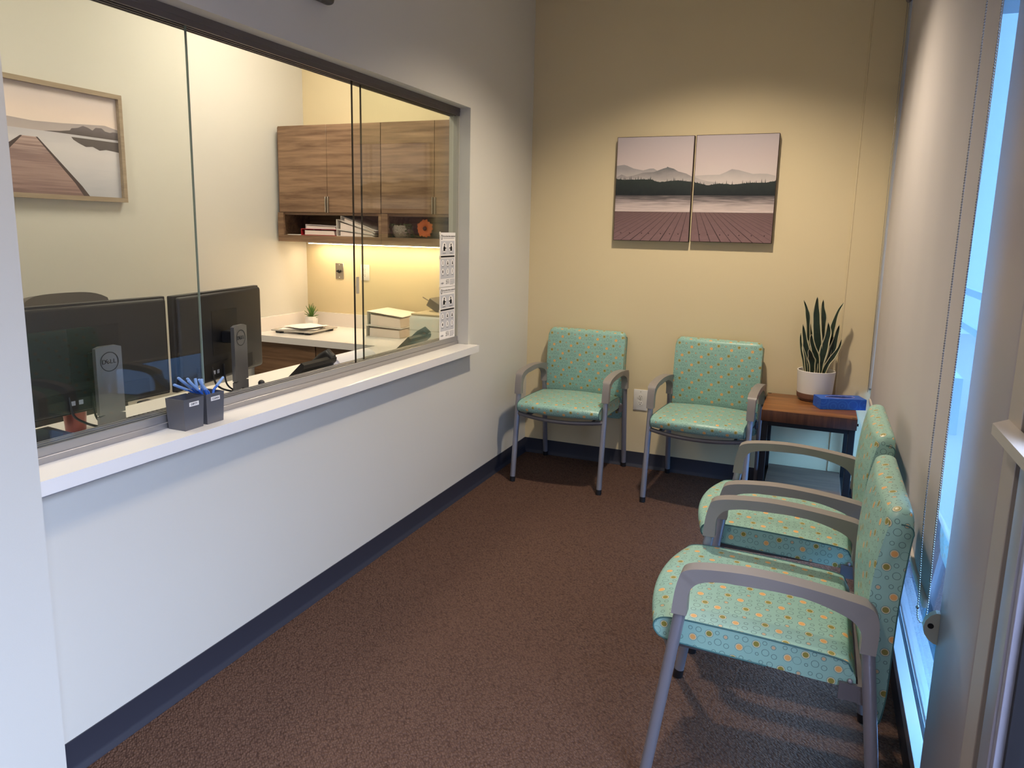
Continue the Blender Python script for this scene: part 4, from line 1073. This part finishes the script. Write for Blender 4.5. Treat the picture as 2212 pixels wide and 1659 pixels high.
tu = thing('tumbler', 'dusky red tumbler cup behind the left monitor on the worktop', 'cup', (-.64, -2.875, .782))
part('cup_body', MB().lathe([(0, 0), (.032, 0), (.034, .004), (.043, .15), (.043, .16), (.040, .158), (.033, .02), (0, .02)], (-.64, -2.875, .7823), 32), mat('tumbler_red', (150, 82, 76), .3, metal=.35), tu)
part('cup_lid', MB().lathe([(0, .158), (.044, .158), (.045, .168), (.038, .172), (0, .172)], (-.64, -2.875, .7823), 32), M_blkp, tu)
wm = MB()
for k, zz in enumerate((.108, .094)):
    for j in range(7):
        a = -.95+j*.10+k*.05; a = a-.2
        p0 = (-.64+.0415*math.cos(a), -2.875+.0415*math.sin(a), .782+zz+(.006 if j % 2 else -.006))
        p1 = (-.64+.0415*math.cos(a+.1), -2.875+.0415*math.sin(a+.1), .782+zz+(-.006 if j % 2 else .006))
        wm.tube([p0, p1], .0012, 5)
part('script_mark', wm, mat('mark_cream', (214, 188, 178), .6), tu)

kb = thing('keyboard', 'black keyboard on the worktop behind the pen cups', 'keyboard', (-.505, -2.66, .782))
part('keyboard_case', MB().box(-.575, -.435, -2.740, -2.352, .7823, .797, .004, 2), M_blkp, kb)
ky = MB()
for r in range(5):
    for k in range(18): ky.box(-.568+r*.026, -.568+r*.026+.021, -2.735+k*.0211, -2.735+k*.0211+.0172, .797, .803)
kk = part('key_block', ky, mat('key_black', (34, 34, 38), .5), kb, smooth=False)
dt = thing('desk_tray', 'black sloped desk device at the lower left corner of the window', 'desk device', (-.56, -3.03, .782))
part('device_body', MB().prism([(-.68, -3.12, .7825), (-.485, -3.12, .7825), (-.485, -3.12, .800), (-.675, -3.12, .812)], (0, .165, 0)), M_blkp, dt, ang=30)
part('device_screen', MB().prism([(-.655, -3.10, .8110), (-.51, -3.10, .8020), (-.51, -3.10, .8028), (-.655, -3.10, .8118)], (0, .125, 0)), mat('screen_glass_dark', (24, 34, 52), .12), dt, smooth=False)

# ---- notices taped to the glass
def notice(z0, z1, label, first):
    t = thing('paper_notice', label, 'notice', (-.0755, -1.03, z0), 'symptom notices taped on the glass')
    y0, y1 = -1.135, -.952; x = -.0755
    g = MB(); N = 8
    part('sheet', MB().box(x-.0006, x, y0, y1, z0, z1), M_paper, t, smooth=False)
    gp = MB(); pr_ = MB(); h = z1-z0; w = y1-y0
    Zf = lambda f: z1-h*f
    Yf = lambda f: y0+w*f
    M_ = lambda y, z: frame_mtx((x+.0012, y, z), (0, 1, 0), (0, 0, 1))
    gp.box(x, x+.0003, Yf(.06), Yf(.94), Zf(.40), Zf(.15)).box(x, x+.0003, Yf(.06), Yf(.94), Zf(.84), Zf(.47))
    part('grey_panel', gp, mat('notice_grey', (196, 196, 200), .8), t, smooth=False)
    wh = MB()
    def disc(y, z, ry, rz, mbx, xo):
        mbx.poly([(xo, y+ry*math.cos(2*PI*k/20), z+rz*math.sin(2*PI*k/20)) for k in range(20)])
    for fy in (.28, .72): disc(Yf(fy), Zf(.265), w*.14, h*.088, wh, x+.0006)
    for fy in (.19, .5, .81):
        for fz in (.55, .71): disc(Yf(fy), Zf(fz), w*.085, h*.055, wh, x+.0006)
    part('icon_disc', wh, M_paper, t, smooth=False)
    ik = MB(); xi = x+.0009
    ik.box(x+.0003, x+.0009, Yf(.06), Yf(.94), Zf(.45), Zf(.42))
    # simple pictogram people
    for fy, s in ((.28, 1), (.72, -1)):
        y, z = Yf(fy), Zf(.265)
        disc(y+.002*s, z+h*.045, w*.035, h*.022, ik, xi)
        ik.poly([(xi, y-w*.065, z-h*.07), (xi, y+w*.065, z-h*.07), (xi, y+w*.06, z-h*.01), (xi, y+w*.035, z+h*.02), (xi, y-w*.03, z+h*.022), (xi, y-w*.06, z-h*.01)])
        ik.box(xi-.0001, xi, y-.012*s, y+.022*s, z-.008, z-.002)
    for fy in (.19, .5, .81):
        for fz in (.55, .71):
            y, z = Yf(fy), Zf(fz)
            k = int(fy*10)+int(fz*10)
            if k % 3 == 0: ik.box(xi-.0001, xi, y-.0022, y+.0022, z-h*.032, z+h*.032)
            elif k % 3 == 1:
                disc(y, z+h*.02, w*.022, h*.013, ik, xi); ik.poly([(xi, y-w*.035, z-h*.035), (xi, y+w*.035, z-h*.035), (xi, y+w*.03, z+h*.006), (xi, y-w*.03, z+h*.006)])
            else: disc(y, z, w*.03, h*.03, ik, xi)
            ik.box(xi-.0001, xi, y-.011, y+.011, Zf(fz+.068)-.0012, Zf(fz+.068)+.0006)
    for fy in (.28, .72): ik.box(xi-.0001, xi, Yf(fy)-.018, Yf(fy)+.018, Zf(.375)-.001, Zf(.375)+.001)
    # emblem ring, header, footer
    for k in range(20):
        a0_, a1_ = 2*PI*k/20, 2*PI*(k+1)/20; yc, zc = Yf(.12), Zf(.085)
        ik.poly([(xi, yc+.0085*math.cos(a0_), zc+.0135*math.sin(a0_)), (xi, yc+.0085*math.cos(a1_), zc+.0135*math.sin(a1_)), (xi, yc+.0055*math.cos(a1_), zc+.0095*math.sin(a1_)), (xi, yc+.0055*math.cos(a0_), zc+.0095*math.sin(a0_))])
    ik.text('Do you have these symptoms?', .0118, M_(Yf(.58), Zf(.065)), .0002)
    ik.box(xi-.0001, xi, Yf(.22), Yf(.92), Zf(.105), Zf(.100))
    ik.text('211', .026, M_(Yf(.5), Zf(.915)), .0002); ik.box(xi-.0001, xi, Yf(.42), Yf(.60), Zf(.868), Zf(.862))
    part('printed_marks', ik, M_ink, t, smooth=False)
    sm = MB()
    for k in range(5): sm.box(x+.0003, x+.0006, Yf(.66), Yf(.95)-(.01 if k == 4 else 0), Zf(.868+k*.022)-.0012, Zf(.868+k*.022)+.0012)
    sm.text('cdph', .016, M_(Yf(.16), Zf(.92)) @ Matrix.Translation((0, 0, -.0004)), .0002)
    part('small_print', sm, mat('notice_small_grey', (140, 140, 146), .8), t, smooth=False)
    part('tape', MB().box(x, x+.0008, y0-.008, y0+.012, z0+h*.52, z0+h*.58).box(x, x+.0008, y0-.006, y0+.010, z1-.012, z1+.004), mat('tape_clear', (222, 214, 196), .3), t, smooth=False)
notice(1.222, 1.520, 'black and white symptom notice on the glass, upper of two', True)
notice(.932, 1.224, 'black and white symptom notice on the glass, lower of two', False)

# ---- pen cups and pens on the ledge
M_cup = mat('cup_grey_metal', (112, 112, 118), .42, metal=.5)
def pen_cup(label, x0, x1, y0, y1, word):
    t = thing('pen_cup', label, 'cup', ((x0+x1)/2, (y0+y1)/2, .889), 'square pen cups on the ledge')
    z0, z1, tp, w = .8893, .990, .004, .0022
    mb = MB()
    def ring(d, z, e=0): return [mb.bm.verts.new(p) for p in ((x0-d, y0-d, z), (x1+d, y0-d, z), (x1+d, y1+d, z), (x0-d, y1+d, z))]
    a = ring(-tp, z0); b = ring(0, z1); c = ring(-w, z1); d = ring(-tp-w, z0+.003)
    for p, q in ((a, b), (b, c), (c, d)):
        for k in range(4): mb.bm.faces.new((p[k], p[(k+1) % 4], q[(k+1) % 4], q[k]))
    mb.bm.faces.new(a[::-1]); mb.bm.faces.new(d)
    part('cup_body', mb, M_cup, t, smooth=False)
    yc = (y0+y1)/2; zc = .972; sl = tp/(z1-z0)
    lb = part('cup_label', MB().box(x1-.0012, x1+.0006, yc-.019, yc+.019, zc-.0065, zc+.0065), M_paper, t, smooth=False)
    part('cup_word', MB().text(word, .0095, frame_mtx((x1+.0009, yc, zc), (0, 1, 0), (0, 0, 1)), .0003), M_ink, lb, smooth=False)
    return t
pen_cup('grey square cup labelled DIRTY, empty, left of the pair on the ledge', -.058, .020, -2.992, -2.910, 'DIRTY')
pen_cup('grey square cup labelled CLEAN holding blue pens on the ledge', -.058, .020, -2.900, -2.822, 'CLEAN')
M_pen = mat('pen_barrel_blue', (52, 112, 214), .3, trans=.25); M_cap = mat('pen_cap_pale', (138, 176, 232), .35, trans=.2)
pens = [((-2.959, 1.053), (-2.934, 1.006), -0.034), ((-2.936, 1.048), (-2.907, .992), -0.02), ((-2.945, 1.043), (-2.92, .994), -0.006), ((-2.919, 1.045), (-2.887, .985), 0.012), ((-2.884, 1.037), (-2.884, .996), -0.04),
        ((-2.852, 1.029), (-2.864, .992), -0.044), ((-2.781, 1.025), (-2.819, .979), -0.02), ((-2.959, 1.028), (-2.941, 1.0), -0.054), ((-2.865, 1.024), (-2.875, .994), -0.03), ((-2.899, 1.025), (-2.87, .98), 0.0)]
plab = ['blue pen leaning furthest left in the CLEAN cup', 'blue pen, third from the left in the CLEAN cup', 'blue pen with a wide pale cap, second from the left', 'blue pen, fourth from the left in the CLEAN cup', 'blue pen standing nearly upright in the CLEAN cup', 'blue pen leaning slightly right near the cup back', 'blue pen leaning alone to the right in the CLEAN cup', 'short blue pen lowest at the left of the CLEAN cup', 'short blue pen at the right of the bunch', 'blue pen in front leaning over the CLEAN cup rim']
for i, (tp_, lo, x) in enumerate(pens):
    a = Vector((x, tp_[0], tp_[1])); b = Vector((x*.6-.008, lo[0], lo[1])); d = (b-a).normalized()
    # keep the hidden foot of the pen inside the cup
    yb = min(max(a.y+d.y*.12, -2.889), -2.834)
    xf = min(max(x*.8, -.046), .010)
    rim = Vector((min(max(x*.8, -.050), .012), min(max(lo[0], -2.893), -2.830), .9915)); foot = Vector((xf, yb, .8985))
    t = thing('pen', plab[i], 'pen', foot, 'blue pens in the clean cup')
    part('barrel', MB().tube([foot, rim, rim+(a-rim)*.35], [.0040, .0044, .0044], 10), M_pen, t)
    part('cap', MB().tube([rim+(a-rim)*.30, rim+(a-rim)*.96, a], [.0049, .0047, .0036], 10), M_cap, t)

# ================================================================ CEILING LIGHTS
def downlight(x, y, en, label, size=2.2, blend=.72, rad=.05, col=WARM):
    t = thing('ceiling_downlight', label, 'light', (x, y, H), 'recessed ceiling downlights')
    part('trim_ring', MB().lathe([(.062, 0), (.085, 0), (.085, -.006), (.062, -.004)], (x, y, H-.0005), 32, cap=False), M_white, t)
    part('lens', MB().lathe([(0, -.003), (.062, -.003), (.062, -.001), (0, -.001)], (x, y, H-.0005), 32), mat('downlight_glow', (255, 255, 255), emit=(1., .8, .55), estr=14.), t)
    l = lamp('downlight_lamp', 'SPOT', (x, y, H-.02), en, col, spot_size=size, spot_blend=blend, shadow_soft_size=rad)
    return t
downlight(1.22, -1.15, 212, 'recessed downlight over the two back wall chairs')
downlight(1.05, -3.75, 78, 'recessed downlight over the middle of the waiting room')
def troffer(x, y, sx, sy, st, label):
    t = thing('ceiling_panel_light', label, 'light', (x, y, H), 'ceiling light panels in the office')
    part('frame', MB().box(x-sx/2-.02, x+sx/2+.02, y-sy/2-.02, y+sy/2+.02, H-.012, H-.0005), M_white, t, smooth=False)
    part('diffuser', MB().box(x-sx/2, x+sx/2, y-sy/2, y+sy/2, H-.016, H-.012), mat('panel_glow', (255, 255, 255), emit=(1., .91, .74), estr=st), t, smooth=False)
troffer(-1.0, -.95, .6, .6, 24., 'square light panel nearer the wall cabinets')
troffer(-1.0, -3.2, .6, .6, 17., 'square light panel over the office chair')

# ================================================================ OUTSIDE
tag(part('pavement', MB().box(2.42, 30, -20, 40, -.12, -.06), mat('concrete_pale', (86, 72, 76), .8), smooth=False), 'pale concrete pavement outside the glass door', 'pavement')
tag(part('entrance_canopy', MB().box(2.42, 4.3, -2.9, 1.3, 3.02, 3.2), mat('canopy_grey', (120, 124, 130), .7), smooth=False), 'flat slab added outside to block high sky light from the blind window', 'canopy')  # added slab that keeps high sky light off the blind window
tag(part('neighbour_facade', MB().box(2.42, 9.0, 10.0, 10.4, -.0595, 7.0), mat('facade_white', (150, 152, 156), .7), smooth=False), 'pale wall added outside to hide bright sky in the gap beside the blind', 'building')  # made-up wall, covers over-bright sky beside the blind with a duller tone
tag(part('planter_wall', MB().box(2.7, 3.0, 2.2, 9.6, -.0595, .42), mat('planter_concrete', (92, 104, 118), .8), smooth=False), 'low dark wall added outside to make a dark band in the window glass', 'wall')  # made up, stands in for a dark band in the window glass
rl = thing('railing', 'grey bars added outside to make dark bands in the blind gap', 'railing', (3.3, 5.0, -.06))  # made-up bars standing in for the dark bands past the blind
for z in (.62, .98): part('rail', MB().box(3.28, 3.33, 3.0, 9.6, z, z+.07), mat('railing_grey', (84, 94, 108), .5), rl, smooth=False)
for k in range(4): part('post', MB().box(3.28, 3.33, 3.0+k*2.1, 3.05+k*2.1, -.0595, .62), MATS['railing_grey'], rl, smooth=False)
